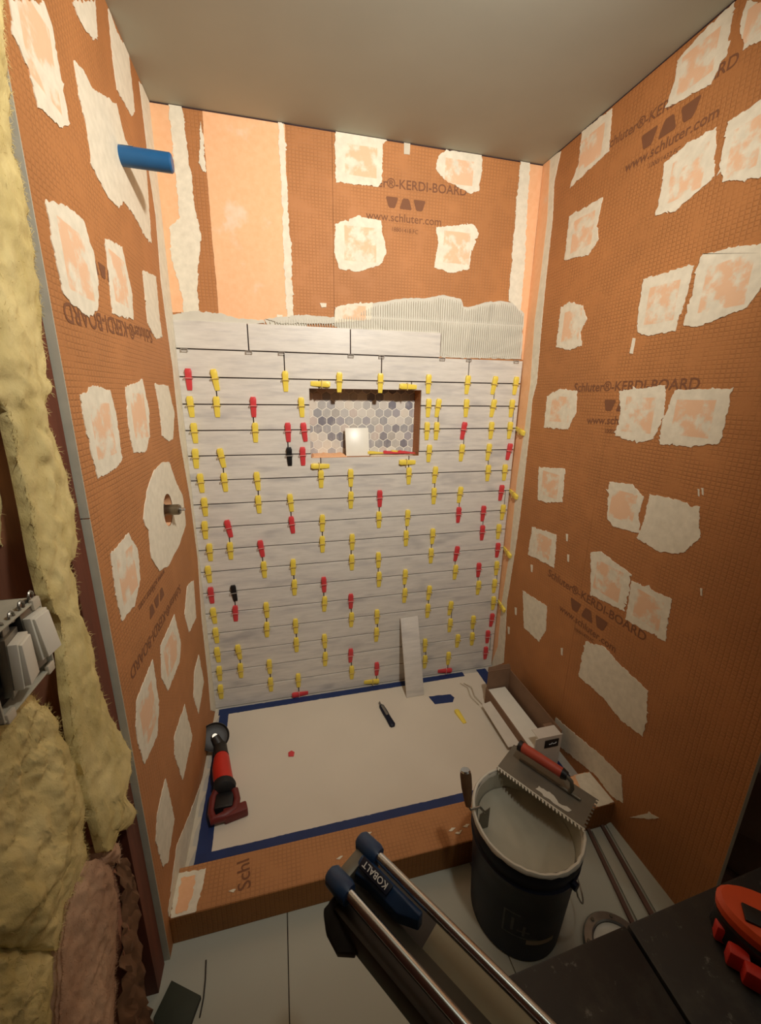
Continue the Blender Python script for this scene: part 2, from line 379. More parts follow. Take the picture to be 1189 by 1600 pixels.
def add_tile(x0, x1, z0, z1):
    global full_mesh
    cells, xs, zs = tile_cells(x0, x1, z0, z1)
    if not cells or x1-x0 < .012: return
    rect = len(cells) == (len(xs)-1)*(len(zs)-1)
    if rect and abs(x1-x0-.4031) < 1e-4 and abs(z1-z0-(PT-GAP)) < 1e-4 and full_mesh:
        o = bpy.data.objects.new('wall_tile', full_mesh); COL.objects.link(o); o.parent = ROOT['back']; o.location = ((x0+x1)/2, 0, (z0+z1)/2); return
    cx, cz = (x0+x1)/2, (z0+z1)/2; m = MB()
    if rect:
        m.box(x0-cx, x1-cx, 0, YB-.0016, z0-cz, z1-cz)
    else:                                   # cut round the niche: outline of the kept cells
        cs = set(cells); vid = {}
        def V(i, k, y):
            key = (i, k, y)
            if key not in vid: vid[key] = len(m.v); m.v.append((xs[i]-cx, y, zs[k]-cz))
            return vid[key]
        for i, k in cells:
            for y in (0, YB-.0016): m.f.append((V(i,k,y), V(i+1,k,y), V(i+1,k+1,y), V(i,k+1,y)))
            for (di, dk, a, b) in ((-1,0,(i,k),(i,k+1)), (1,0,(i+1,k),(i+1,k+1)), (0,-1,(i,k),(i+1,k)), (0,1,(i,k+1),(i+1,k+1))):
                if (i+di, k+dk) not in cs: m.f.append((V(*a,0), V(*b,0), V(*b,YB-.0016), V(*a,YB-.0016)))
    o = m.build('wall_tile', 'streaked_tile', ROOT['back'], bevel=.0009, seg=1); o.location = (cx, 0, cz)
    if rect and abs(x1-x0-.4031) < 1e-4 and abs(z1-z0-(PT-GAP)) < 1e-4: full_mesh = o.data
for r in range(17):
    z0 = J[r] if r < 16 else .002; z1 = J[r-1] if r else J[0]+PT
    off = TX[r % 3] - .4075*2
    xR = 1.073 if r == 0 else 1.4855
    cuts = [.0015] + [off + .4075*k for k in range(8) if .03 < off+.4075*k < xR-.03] + [xR]
    if r in (3, 7, 11, 15): cuts = cuts[:-1] + [1.4655, xR]
    for a, b in zip(cuts[:-1], cuts[1:]):
        x0, x1 = a + (GAP/2 if a > .01 else 0), b - (GAP/2 if b < xR-.001 else 0)
        zz0, zz1 = z0+GAP/2, z1-GAP/2
        if x0 < NX0 and x1 > NX1 and zz0 > NZ0 and zz1 < NZ1:
            add_tile(x0, NX0-.001, zz0, zz1); add_tile(NX1+.001, x1, zz0, zz1)
        elif zz0 > NZ0-.001 and zz1 < NZ1+.001 and x0 >= NX0-.001 and x1 <= NX1+.001: continue
        elif zz0 > NZ0 and zz1 < NZ1 and NX0 < x0 < NX1: add_tile(NX1+.001, x1, zz0, zz1)
        elif zz0 > NZ0 and zz1 < NZ1 and NX0 < x1 < NX1: add_tile(x0, NX0-.001, zz0, zz1)
        else: add_tile(x0, x1, zz0, zz1)

# ---- combed mortar above the tiles
top = [(413,499),(481,492),(523,496),(560,486),(582,474),(632,466),(666,466),(691,461),(720,467),(724,480),(733,480),(758,472),(784,470),(805,474),(819,491)]
def outline_z(x, pts):
    ps = [un(u, v, 1, YB) for u, v in pts]
    if x <= ps[0].x: return ps[0].z
    for a, b in zip(ps[:-1], ps[1:]):
        if a.x <= x <= b.x: return a.z+(b.z-a.z)*(x-a.x)/(b.x-a.x)
    return ps[-1].z
topz = [un(u, v, 1, YB) for u, v in top]
base = [Vector((.345, YB, 1.752))] + [Vector(p) for p in topz] + [Vector((1.481, YB, 1.66)), Vector((1.076, YB, 1.655)), Vector((1.076, YB, 1.752))]
comb = MB().prism(jag(base, .0025, .008, 4), (0,-.002,0)).build('mortar_smear', 'mortar', ROOT['back'])
m = MB(); x = .345
while x < 1.474:
    zt = outline_z(x, top) - .008 - .006*random.random(); zb = 1.757 if x < 1.078 else 1.664
    for z_a, z_b in ([(zb, zt)] if x < .62 else [(zb, min(zt, 1.80)), (min(zt, 1.806), zt)]):
        if z_b - z_a < .01: continue
        k = 7; rings = []
        for i in range(k):
            z = z_a+(z_b-z_a)*i/(k-1); dx = .0012*noise.noise(Vector((x*30, z*25, 0)))+ (0.012*(z-zb) if x > 1.18 and x < 1.3 else 0); q = .5 if i in (0, k-1) else 1
            rings.append([(x+dx-.0026*q, YB-.0019, z), (x+dx-.0014*q, YB-.0019-.0062*q, z), (x+dx+.0014*q, YB-.0019-.0048*q, z), (x+dx+.0026*q, YB-.0019, z)])
        m.loft(rings)
    x += .0102
tag(m.build('combed_ridge', 'mortar', ROOT['back'], smooth=True), kind='stuff')
# ragged mortar crust beside the top row
for px in ([(268,492),(300,486),(345,490),(372,498),(412,500),(414,506),(340,507),(300,502),(270,500)], [(414,498),(470,492),(523,497),(523,506),(440,506)]):
    smear('back', px, 'mortar', 'mortar_smear', thick=.004, amp=.004, level=.0021 if px[0][0] > 400 else 0)
# ---- membranes, strips and patches
smear('back', [(228,150),(266,155),(284,340),(293,488),(266,488)], 'membrane', 'membrane_band', amp=.001, thick=.0008)
smear('back', [(263,158),(283,160),(289,192),(292,230),(300,280),(305,327),(315,371),(309,422),(310,488),(287,488),(286,466),(268,405),(265,355),(280,341),(278,304),(270,236)], 'compound', 'compound_strip', level=.0008)
smear('back', [(316,165),(445,190),(447,260),(448,330),(455,400),(457,497),(416,503),(400,502),(342,497),(338,440),(332,380),(325,290),(318,210)], 'membrane', 'membrane_band', amp=.001, thick=.0008)
smear('back', [(434,190),(443,195),(447,260),(450,330),(455,395),(458,492),(449,497),(443,400),(441,320),(437,250)], 'compound', 'compound_strip', level=.0008)
smear('back', [(313,190),(318,215),(322,270),(316,268),(311,255),(313,225)], 'compound', 'compound_strip', level=.0008)
smear('back', [(813,250),(828,251),(823,330),(819,420),(813,487),(794,470),(798,420),(803,361),(807,310)], 'compound', 'compound_strip', level=.0008)
smear('back', [(824,248),(856,252),(852,330),(842,420),(832,500),(824,562),(815,562),(818,491),(811,485),(817,420),(821,330)], 'membrane', 'membrane_band', amp=.001, thick=.0008)
B = [[(524,205),(600,213),(605,220),(598,225),(597,285),(590,292),(525,285),(523,240)], [(697,235),(752,240),(753,262),(748,298),(735,303),(695,282),(681,265),(685,245)],
     [(523,350),(560,337),(595,345),(603,395),(597,412),(560,425),(530,420),(522,395)], [(681,355),(740,350),(748,365),(735,400),(733,420),(705,427),(678,418),(685,380)],
     [(523,480),(545,475),(582,473),(580,500),(523,505)]]
for i, b in enumerate(B): smear('back', b, level=.0024 if i == 4 else 0)
LP = [([(14,2),(68,2),(80,40),(92,110),(108,195),(95,200),(58,165),(45,110),(20,55)],1), ([(112,2),(148,2),(151,55),(145,63),(125,35)],0), ([(168,10),(182,50),(200,80),(210,175),(205,182),(182,140),(175,90)],0),
      ([(115,95),(130,110),(145,140),(172,155),(182,165),(195,220),(207,235),(228,262),(236,380),(228,372),(205,330),(192,315),(185,325),(168,308),(143,260),(135,200),(123,150)],0),
      ([(70,314),(95,318),(115,330),(130,345),(145,395),(153,440),(152,485),(138,495),(110,475),(97,455),(85,400),(78,360)],1), ([(163,372),(190,385),(195,410),(205,455),(208,500),(175,490),(170,440)],1),
      ([(222,422),(243,432),(249,500),(253,525),(243,530),(230,505)],0), ([(124,617),(150,602),(172,612),(182,655),(190,720),(175,735),(152,748),(140,700),(130,655)],1),
      ([(195,605),(222,593),(232,640),(233,680),(228,705),(208,708),(200,665)],1), ([(241,600),(262,602),(272,645),(270,685),(262,690),(253,680),(248,635)],0),
      ([(172,865),(200,833),(215,860),(218,905),(210,945),(190,970),(180,930)],1), ([(292,915),(302,907),(306,965),(295,988),(288,960)],0), ([(272,960),(282,1005),(280,1035),(262,1080),(252,1060),(250,1010)],1),
      ([(238,1030),(248,1100),(245,1150),(225,1195),(212,1150),(212,1095)],1), ([(310,1022),(318,1065),(310,1115),(302,1090),(303,1050)],0), ([(288,1102),(300,1150),(285,1220),(272,1180),(272,1150)],0),
      ([(258,1215),(272,1280),(262,1345),(254,1355),(243,1315),(245,1270)],0), ([(330,1175),(322,1240),(304,1352),(290,1365),(266,1440),(262,1425),(276,1320),(300,1262)],0)]
for p, k in LP: smear('left', p, 'compound_peach' if k else 'compound')
smear('left', [(217,128),(238,150),(252,300),(270,490),(284,600),(298,720),(313,850),(325,960),(335,1060),(338,1112),(329,1110),(325,1060),(315,969),(309,875),(297,781),(281,687),(270,578),(261,515),(251,439),(243,337),(233,270),(229,229)], 'compound', 'compound_strip', amp=.002)
RP = [([(1147,4),(1137,82),(1111,131),(1040,171),(1055,124),(1059,94),(1093,56)],1), ([(1166,2),(1195,2),(1195,62),(1162,77),(1158,34)],1), ([(909,206),(957,169),(952,236),(920,266),(890,294),(905,255)],1),
      ([(890,338),(942,308),(933,353),(935,375),(920,398),(882,407)],1), ([(1038,255),(1074,225),(1121,199),(1115,278),(1090,300),(1055,330),(1025,336),(1034,296)],1), ([(1138,191),(1195,152),(1195,276),(1130,285),(1124,259)],1),
      ([(1006,437),(1055,420),(1085,413),(1074,461),(1055,518),(1014,525),(995,518),(1001,461)],1), ([(1096,398),(1153,386),(1195,380),(1195,443),(1167,480),(1093,510),(1068,510),(1085,443)],1),
      ([(877,480),(890,472),(911,478),(917,499),(907,518),(909,540),(890,547),(869,542)],1), ([(855,619),(876,607),(902,611),(900,645),(887,671),(850,668)],1),
      ([(968,611),(1040,602),(1038,649),(1021,687),(995,692),(961,681),(970,645)],1), ([(1055,609),(1144,607),(1138,641),(1126,692),(1072,698),(1032,694),(1034,662)],1),
      ([(842,730),(883,732),(879,785),(855,785),(840,781)],1), ([(952,753),(987,756),(1007,777),(998,802),(1000,834),(959,823),(949,811)],1), ([(1015,772),(1059,781),(1093,792),(1093,840),(1068,865),(1029,862),(995,840),(1006,815)],0),
      ([(832,823),(870,836),(866,887),(825,866)],1), ([(923,864),(940,862),(987,898),(976,955),(923,930)],1), ([(987,908),(1051,936),(1040,1002),(978,968)],1), ([(817,923),(855,947),(853,985),(842,1002),(819,981)],0),
      ([(915,1002),(944,1010),(970,1040),(1012,1078),(1010,1129),(1004,1150),(970,1125),(944,1091),(904,1057)],0),
      ([(868,1120),(900,1148),(937,1178),(971,1212),(974,1255),(954,1242),(932,1212),(868,1161)],0)]
for p, k in RP: smear('right', p, 'compound_peach' if k else 'compound')
smear('right', [(850,250),(877,236),(866,285),(864,337),(858,394),(852,450),(845,525),(839,597),(832,624),(828,670),(819,751),(813,805),(805,861),(792,942),(790,992),(787,1036),(766,1043),(772,990),(784,880),(796,767),(805,700),(815,600),(818,545),(835,400)], 'compound', 'compound_strip', amp=.002)
smear('right', [(850,252),(860,250),(856,337),(846,425),(836,500),(829,600),(820,670),(808,751),(797,861),(784,942),(778,1010),(766,1043),(772,990),(784,880),(796,767),(805,700),(815,600),(818,545),(835,400)], 'membrane', 'membrane_band', amp=.0008, level=.0016, thick=.0006)
for a in ([(984,552),(989,528),(993,529),(989,553)],): smear('right', a, 'compound', 'compound_smear', amp=.0005)
smear('back', [(631,241),(631,222),(641,223),(640,242)], 'plaster', 'washer_clip', amp=.0003)
# small loose flecks
for u, v in ((1092,770),(1098,768),(886,840),(888,872),(831,888),(878,1018),(795,985),(806,955),(1096,925)):
    smear('right', [(u-1.5,v-6),(u+1.5,v-5),(u+1,v+6),(u-1,v+5)], 'compound', 'compound_fleck', amp=.001)
smear('right', [(984,1277),(1012,1271),(1014,1268),(1018,1272),(1030,1278),(1015,1280)], 'compound', 'compound_fleck', amp=.001)
for u, v in ((505,477),(437,495),(447,160)): smear('back', [(u-5,v-3),(u+5,v-3),(u+4,v+3),(u-3,v+3)], 'compound', 'compound_fleck', amp=.002, level=.0009)

# ---- lettering on the boards
T = 'Schluter\u00ae-KERDI-BOARD'; T2 = 'www.schluter.com'; T3 = '1000/1432.FC'
lettering(T, 'back', (546,287), (729,306)); logo('back', (634,319), .17, (1,0,0)); lettering(T2, 'back', (572,342), (689,353), bold=False); lettering('18801418.FC', 'back', (611,361), (653,366), bold=False)
lettering(T, 'right', (945,236), (1152,100)); logo('right', (1044,196), .19, (0,-1,0), 1.0); lettering(T2, 'right', (976,270), (1122,182)); lettering(T3, 'right', (1012,264), (1062,236), bold=False)
lettering(T, 'right', (896,612), (1092,608)); logo('right', (973,634), .17, (0,-1,0)); lettering(T2, 'right', (917,662), (1030,664)); lettering(T3, 'right', (944,676), (985,678), bold=False)
lettering(T, 'right', (856,899), (1008,1003)); logo('right', (918,960), .20, (0,-1,0)); lettering(T2, 'right', (874,953), (961,1020)); lettering(T3, 'right', (897,984), (928,1005), bold=False)
lettering(T, 'left', (236,517), (96,470)); logo('left', (160,424), .13, (0,-1,0))
lettering(T, 'left', (281,912), (203,1046)); logo('left', (245,940), .15, (0,-1,0)); lettering(T2, 'left', (256,888), (216,946))

# ---- left wall board with the valve hole
HC = (-.372, 1.119); HRZ = .052; NH = 32
def holed(y0, y1, z0, z1, x0, x1, name, mat, parent, r):
    m = MB(); S = .075; cy, cz = HC
    q = [(y0, cy-S), (cy-S, cy+S), (cy+S, y1)]; p = [(z0, cz-S), (cz-S, cz+S), (cz+S, z1)]
    for i, (a, b) in enumerate(q):
        for k, (c, d) in enumerate(p):
            if i == 1 and k == 1: continue
            for x in (x0, x1): m.add([(x,a,c),(x,b,c),(x,b,d),(x,a,d)], [(0,1,2,3)])
    for x in (x0, x1):
        sq = []; ci = []
        for i in range(NH):
            a = 2*PI*i/NH; dx, dz = math.cos(a), math.sin(a); k = S/max(abs(dx), abs(dz)); sq.append((x, cy+dx*k, cz+dz*k)); ci.append((x, cy+dx*r, cz+dz*r))
        m.add(sq+ci, [(i, (i+1)%NH, NH+(i+1)%NH, NH+i) for i in range(NH)])
    m.add([(xx, cy+math.cos(2*PI*i/NH)*r, cz+math.sin(2*PI*i/NH)*r) for xx in (x0, x1) for i in range(NH)], [(i,(i+1)%NH,NH+(i+1)%NH,NH+i) for i in range(NH)])
    for (a, b, c, d) in ((y0,y0,z0,z1),(y1,y1,z0,z1)): m.add([(x0,a,c),(x1,a,c),(x1,a,d),(x0,a,d)], [(0,1,2,3)])
    for zz in (z0, z1): m.add([(x0,y0,zz),(x1,y0,zz),(x1,y1,zz),(x0,y1,zz)], [(0,1,2,3)])
    o = m.build(name, mat, parent)
    bm = bmesh.new(); bm.from_mesh(o.data); bmesh.ops.remove_doubles(bm, verts=bm.verts, dist=1e-5); bmesh.ops.recalc_face_normals(bm, faces=bm.faces); bm.to_mesh(o.data); bm.free(); return o
holed(LEND, YB, .5, H, -.0127, 0, 'backer_board', 'board_yz', ROOT['left'], HRZ)
MB().box(-.0127, 0, LEND, YB, FZ, .499).build('backer_board', 'board_yz', ROOT['left'])
e_m = MB().box(-.0165, .0003, LEND-.0020, LEND, FZ, 1.25).box(-.0165, .0003, LEND-.0020, LEND, 1.2525, H)
e_m.build('board_edge', 'grey_foam', ROOT['left'])
# valve surround: ring of compound round the hole
outl = [(240,735),(252,722),(264,722),(275,755),(285,775),(290,820),(280,850),(262,885),(248,892),(235,870),(232,830),(223,815),(228,770)]
oc = jag([un(u, v, 0, 0) for u, v in outl], .003, .006, 77); an = sorted([(math.atan2(p.z-HC[1], p.y-HC[0]), math.hypot(p.z-HC[1], p.y-HC[0])) for p in oc])
m = MB(); NN = 72; ring = []
for i in range(NN):
    a = -PI + 2*PI*i/NN; best = min(an, key=lambda t: abs(t[0]-a)); ring.append((a, max(best[1], .056)))
vs = [(.0018, HC[0]+math.cos(a)*.053, HC[1]+math.sin(a)*.053) for a, r in ring] + [(.0018, HC[0]+math.cos(a)*r, HC[1]+math.sin(a)*r) for a, r in ring] + [(0, HC[0]+math.cos(a)*r, HC[1]+math.sin(a)*r) for a, r in ring]
m.add(vs, [(k*NN+i, k*NN+(i+1)%NN, (k+1)*NN+(i+1)%NN, (k+1)*NN+i) for k in (0,1) for i in range(NN)])
m.build('compound_patch', 'compound', ROOT['left'])
m = MB(); m.add([(xx, HC[0]+math.cos(2*PI*i/32)*.0519, HC[1]+math.sin(2*PI*i/32)*.0519) for xx in (-.085, -.0002) for i in range(32)], [(i,(i+1)%32,32+(i+1)%32,32+i) for i in range(32)])
m.add([(-.085, HC[0]+math.cos(2*PI*i/32)*.0519, HC[1]+math.sin(2*PI*i/32)*.0519) for i in range(32)], [tuple(range(32))])
m.build('hole_lining', 'membrane', ROOT['left'], smooth=True)
vl = thing('shower_valve', (-.084, HC[0], HC[1]), label='metal shower valve stem poking out of the round hole in the left wall', cat='valve')
MB().cyl((0,0,0),(.075,0,0),.021,n=24).cyl((.075,0,0),(.118,0,0),.0175,n=24).cyl((.118,0,0),(.123,0,0),.0175,.014,n=24).build('valve_body', 'valve_metal', vl, smooth=True)
MB().cyl((.123,0,0),(.136,0,0),.005,n=12).build('stem', 'chrome', vl, smooth=True)
# blue pipe
pp = thing('pipe_stub', (0, -.39, 2.083), label='blue plastic pipe stub sticking out high on the left wall', cat='pipe')
MB().cyl((-.01,0,0),(.121,0,-.002),.0225,n=28).cyl((.121,0,-.002),(.125,0,-.002),.0225,.019,n=28).build('pipe', 'blue_pipe', pp, smooth=True)
m = MB(); n_ = 28; vs = []
for xx in (.004, .034):
    for i in range(9): a = PI*.30+PI*.42*i/8; vs.append((xx, -math.cos(a)*.0229, math.sin(a)*.0229))
m.add(vs, [(i, i+1, 10+i, 9+i) for i in range(8)]); m.build('sticker', 'white_plastic', pp, smooth=True)

# ---- right wall boards (a seam), stud end, far side
MB().box(W, W+.0127, -.548, YB, FZ, H).build('backer_board', 'board_yz', ROOT['right'])
MB().box(W, W+.0127, REND, -.5492, FZ, H).build('backer_board', 'board_yz', ROOT['right'])
MB().box(W-.0003, W+.013, REND-.0012, REND, FZ, H).build('board_edge', 'grey_edge', ROOT['right'])
MB().box(W+.0128, W+.1, REND+.16, .12, FZ, H).build('stud_framing', 'red_wood', ROOT['right'])
# ---- left framing beyond the board
fr = ROOT['left']
MB().box(-.10, -.0129, -.962, -.905, FZ, H).build('stud', 'red_wood', fr); MB().box(-.10, -.0129, -1.066, -1.028, FZ, H).build('stud', 'stud_pink', fr)
for y in (-1.47, -1.87, -2.27, -2.67, -3.07): MB().box(-.10, -.0129, y-.019, y+.019, FZ, H).build('stud', 'stud_wood', fr)
MB().box(-.115, -.1005, -3.3, .12, FZ, H).build('sheathing', 'red_wood', fr)
MB().box(-.10, -.0129, -3.3, -.9, FZ-.0, FZ+.038).build('bottom_plate', 'stud_wood', fr) if False else None
# ---- room shell that is not in view
ce = struct('ceiling'); MB().box(-.115, 3.0, -3.3, .16, H, H+.05).build('ceiling_panel', 'ceiling_paint', ce)
wr = struct('wall_rear'); MB().box(-.115, 3.0, -3.35, -3.3, FZ, H).build('painted_panel', 'room_paint', wr)
wf = struct('wall_far_right'); MB().box(3.0, 3.05, -3.35, -.2, FZ, H).build('painted_panel', 'room_paint', wf)
wn = struct('wall_beyond'); MB().box(W+.1, 3.0, -.25, -.2, FZ, H).build('painted_panel', 'room_paint', wn)
MB().prism(jag([un(u, v, 1, YB-.001) for u, v in [(470,180),(560,196),(628,208),(628,214),(560,204),(500,195)]], .001, .01, 9), (0,-.006,0)).build('plaster_crumb', 'plaster', ce)
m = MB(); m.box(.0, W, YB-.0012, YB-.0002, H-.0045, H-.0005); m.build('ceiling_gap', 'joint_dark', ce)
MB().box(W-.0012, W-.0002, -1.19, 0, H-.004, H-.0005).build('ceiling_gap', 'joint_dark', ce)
# ---- floor
fl = struct('floor'); MB().box(-.115, 3.0, -3.3, .16, FZ-.06, FZ-.009).build('grout_bed', 'joint_dark', fl)
for i in range(-1, 5):
    x0 = .32+.606*(i-1)+.0012; x1 = x0+.606-.0024
    for y1 in (-.8, -2.01):
        a, b = max(x0, -.1), min(x1, 3.0)
        if b-a < .02: continue
        MB().box(a, b, max(y1-1.2076, -3.3), y1, FZ-.009, FZ).build('floor_tile', 'floor_tile', fl, bevel=.0008, seg=1)
# ---- shower pan
pan = struct('shower_pan')
MB().box(.0005, W-.0005, CY1, YB, FZ-.008, 0).build('pan_body', 'pan_edge', pan)
MB().box(.001, .012, CY1+.001, 0, 0.0001, .0016).build('seam_strip', 'plaster', pan)
pc = MB()
pts = [(.052,-.026),(1.40,-.030),(1.40,-.675),(.060,-.675)]
pc.prism(jag([Vector((x,y,.0002)) for x, y in pts], .0006, .02, 3), (0,0,.0012)); paper = pc.build('floor_paper', 'pan_paper'); tag(paper, 'cream protective paper sheet covering the shower pan', 'paper')
def tape(pts, label, seed, group='blue tape strips round the shower pan', z=.0015, cat='tape'):
    o = MB().prism([Vector((p.x, p.y, z)) for p in jag([Vector((x,y,0)) for x, y in pts], .0012, .01, seed)], (0,0,.0004)).build('blue_tape', 'blue_tape')
    return tag(o, label, cat, group)
tape([(.018,-.010),(1.30,-.012),(1.30,-.046),(.02,-.048)], 'long blue tape strip at the foot of the tiled wall', 21)
tape([(.026,-.012),(.066,-.012),(.078,-.69),(.028,-.715)], 'blue tape strip along the left edge, under the grinder', 22, z=.0020)
tape([(.030,-.665),(1.30,-.66),(1.30,-.70),(.030,-.715)], 'long blue tape strip beside the orange curb', 23, z=.0025)
tape([(1.385,-.012),(1.44,-.012),(1.455,-.705),(1.375,-.705)], 'blue tape strip on the right, beyond the tile carton', 24, z=.0020)
tape([(1.048,-.148),(1.165,-.158),(1.175,-.185),(1.155,-.212),(1.06,-.205)], 'loose short piece of blue tape right of the leaning tile', 25, group=None)
m = MB()
for k in range(7):                        # creased liner edge at the left wall
    y = -.03-.1*k; m.prism([(.004,y,.0003),(.024,y-.004,.0003),(.026,y-.010,.0003),(.006,y-.075,.0003),(.004,y-.08,.0003)], (0,0,.0012))
m.build('liner_crease', 'plaster', pan)
# ---- curb
curb = struct('trim_curb'); ROOT['curb'] = curb
MB().box(.0005, W-.0005, CY0+.0008, CY1, FZ+.0005, CZ).build('curb_top', 'board_xy', curb, bevel=.002, seg=1)
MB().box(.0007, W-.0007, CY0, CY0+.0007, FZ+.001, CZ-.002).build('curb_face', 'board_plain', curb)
smear('curb', [(275,1365),(322,1358),(312,1405),(300,1440),(266,1440)], 'compound', amp=.004); smear('curb', [(283,1372),(306,1368),(300,1402),(292,1424),(274,1428)], 'membrane', 'membrane_smear', amp=.004, level=.0016, thick=.0006)
smear('curb', [(880,1225),(898,1210),(930,1205),(968,1248),(930,1262)], 'membrane', 'membrane_smear', amp=.003); smear('curb', [(898,1212),(925,1206),(950,1240),(962,1252),(935,1262),(908,1235)], 'compound', amp=.004, level=.0016, thick=.0006)
for u, v in ((362,1392),(575,1302),(706,1296),(728,1290),(530,1340),(716,1300)): smear('curb', [(u-5,v+2),(u,v-2),(u+6,v-2),(u+2,v+3)], 'compound', 'compound_fleck', amp=.003)
lettering('Schl', 'curb', (392,1387), (389,1341))

# ------------------------------------------------------------------ levelling wedges
wm = MB()
L0, L1 = .031, -.050
prof = []
for i in range(9):                        # rings from head to tip
    t = i/8; z = L0+(L1-L0)*t; wdt = .0124-.0030*t; th = .0135-.0105*t
    if i == 0: wdt *= .72; th *= .8
    if i in (1, 2, 3): th += .0009 if i % 2 else -.0004
    if i == 8: wdt *= .9
    prof.append([(-wdt,0,z),(wdt,0,z),(wdt,-th*.86,z),(wdt*.8,-th,z),(-wdt*.8,-th,z),(-wdt,-th*.86,z)])
wm.loft(prof)
PROTO = {}
for colr in ('yellow', 'red', 'black'):
    me = wm.build('levelling_wedge', colr+'_plastic', smooth=True, angle=35); PROTO[colr] = me.data; bpy.data.objects.remove(me)
cm = MB(); cm.box(-.0155, .0155, -.0150, -.0136, -.006, -.0030).box(-.0155, -.0141, -.0138, 0, -.006, -.001).box(.0141, .0155, -.0138, 0, -.006, -.001)
CP = {}
for c in ('clip_yellow', 'clip_red', 'clip_black', 'clip_clear'):
    o = cm.build('clip', c); CP[c] = o.data; bpy.data.objects.remove(o)
ORD = ['first','second','third','fourth','fifth','sixth','seventh','eighth','ninth','tenth','eleventh','twelfth','thirteenth','fourteenth','fifteenth','sixteenth','seventeenth']
def wedge(loc, colr, label, tilt=0.0, mat=None, scale=1, clip=True):
    o = bpy.data.objects.new('levelling_wedge', PROTO[colr]); COL.objects.link(o)
    if mat is not None: o.matrix_world = Matrix.Translation(loc) @ mat
    else: o.location = loc; o.rotation_euler = (0, tilt, 0)
    tag(o, label, 'wedge', 'plastic levelling wedges of the tile job')
    if clip:
        c = bpy.data.objects.new('clip', CP['clip_'+colr]); COL.objects.link(c); c.parent = o
    return o
R_, Y_, K_ = 'red', 'yellow', 'black'
ROWS = {1: [(295,R_),(336,Y_,.12),(446,Y_),(530,Y_),(594,Y_),(669,Y_),(730,Y_),(772,Y_,-.12),(805,Y_)],
 2: [(298,Y_),(339,Y_),(396,R_),(471,Y_),(669,Y_),(684,Y_,-.1),(728,Y_),(770,Y_,-.1),(799,Y_)],
 3: [(304,Y_),(399,Y_),(450,R_),(475,R_,.1),(666.6,Y_),(681.5,Y_),(724,R_,-.12),(767,Y_),(796,Y_)],
 4: [(306,Y_),(346,Y_,.14),(452,K_),(473,R_),(670,Y_),(721,Y_),(763,Y_,-.05),(795,R_,-.1)],
 5: [(314,Y_),(351,Y_,.03),(402,Y_,.05),(501.5,Y_),(547.7,Y_),(638.4,Y_),(679.3,Y_,-.05),(762,Y_),(788,Y_)],
 6: [(320,Y_),(404,Y_),(454,Y_,.08),(548,Y_),(593,R_),(677.5,Y_),(718.4,Y_,-.08),(782.7,R_)],
 7: [(320.5,Y_),(357,R_,.15),(456,R_,.08),(503.5,Y_),(591.7,Y_),(636.4,Y_),(716,R_),(754.5,R_),(785,Y_)],
 8: [(328,Y_),(360,Y_),(408,R_,.1),(503.5,Y_),(550,Y_),(634,Y_),(675.5,Y_),(753,R_),(778.5,Y_)],
 9: [(326,Y_),(412.6,Y_),(458,Y_),(549.4,Y_),(591,Y_),(673,Y_),(713,R_,-.1),(777,R_)],
 10: [(330,R_),(365.5,K_,.08),(460,Y_),(506,R_),(592,Y_),(632.6,Y_),(711,Y_),(747.4,R_),(775.4,Y_)],
 11: [(334,Y_,.05),(368,R_),(416.4,Y_),(507,Y_,-.05),(548,R_),(632,Y_),(670,Y_,-.06),(747,Y_),(772,Y_)],
 12: [(337.7,Y_),(417,Y_),(461.9,Y_),(549,Y_),(588.7,Y_),(668,Y_),(703.5,Y_,-.1),(770.4,Y_)],
 13: [(340,Y_),(372.8,Y_,.1),(463,Y_),(507,Y_),(588,Y_),(702.8,Y_),(738.8,Y_),(767.9,R_)],
 14: [(343,Y_),(376,Y_),(421,Y_),(508,Y_),(547.7,R_),(663.6,Y_),(714.6,Y_),(737.3,Y_),(761.5,R_)],
 15: [(345,Y_),(423,Y_),(466,Y_),(549.4,Y_),(588.5,R_),(663.6,Y_),(700.2,Y_),(758.3,R_)]}
rw = random.Random(3)
def joint_px(u, z):                       # where on the joint line z the photo column u falls
    d = RIGHT*((u-U0)/FPX) + FWD; a = -UP/FPX
    # point on plane y=0 with height z along column u
    lo, hi = 0, 1600
    for _ in range(40):
        mid = (lo+hi)/2
        if un(u, mid, 1, 0).z > z: lo = mid
        else: hi = mid
    return un(u, lo, 1, 0).x
for j, lst in ROWS.items():
    z = J[j]
    for k, it in enumerate(lst):
        x = joint_px(it[0], z); x = max(.014, min(W-.02, x)); tl = (it[2] if len(it) > 2 else rw.uniform(-.035, .035))
        nth = k+1; nn = len(lst)
        where = f'{ORD[k]} from the left' if k < nn/2 else (f'{ORD[nn-1-k]} from the right' if k < nn-1 else 'rightmost')
        if k == 0: where = 'leftmost'
        wedge(Vector((x, 0, z)), it[1], f'{it[1]} plastic wedge upright on the {ORD[j]} tile joint down, {where}', -tl)
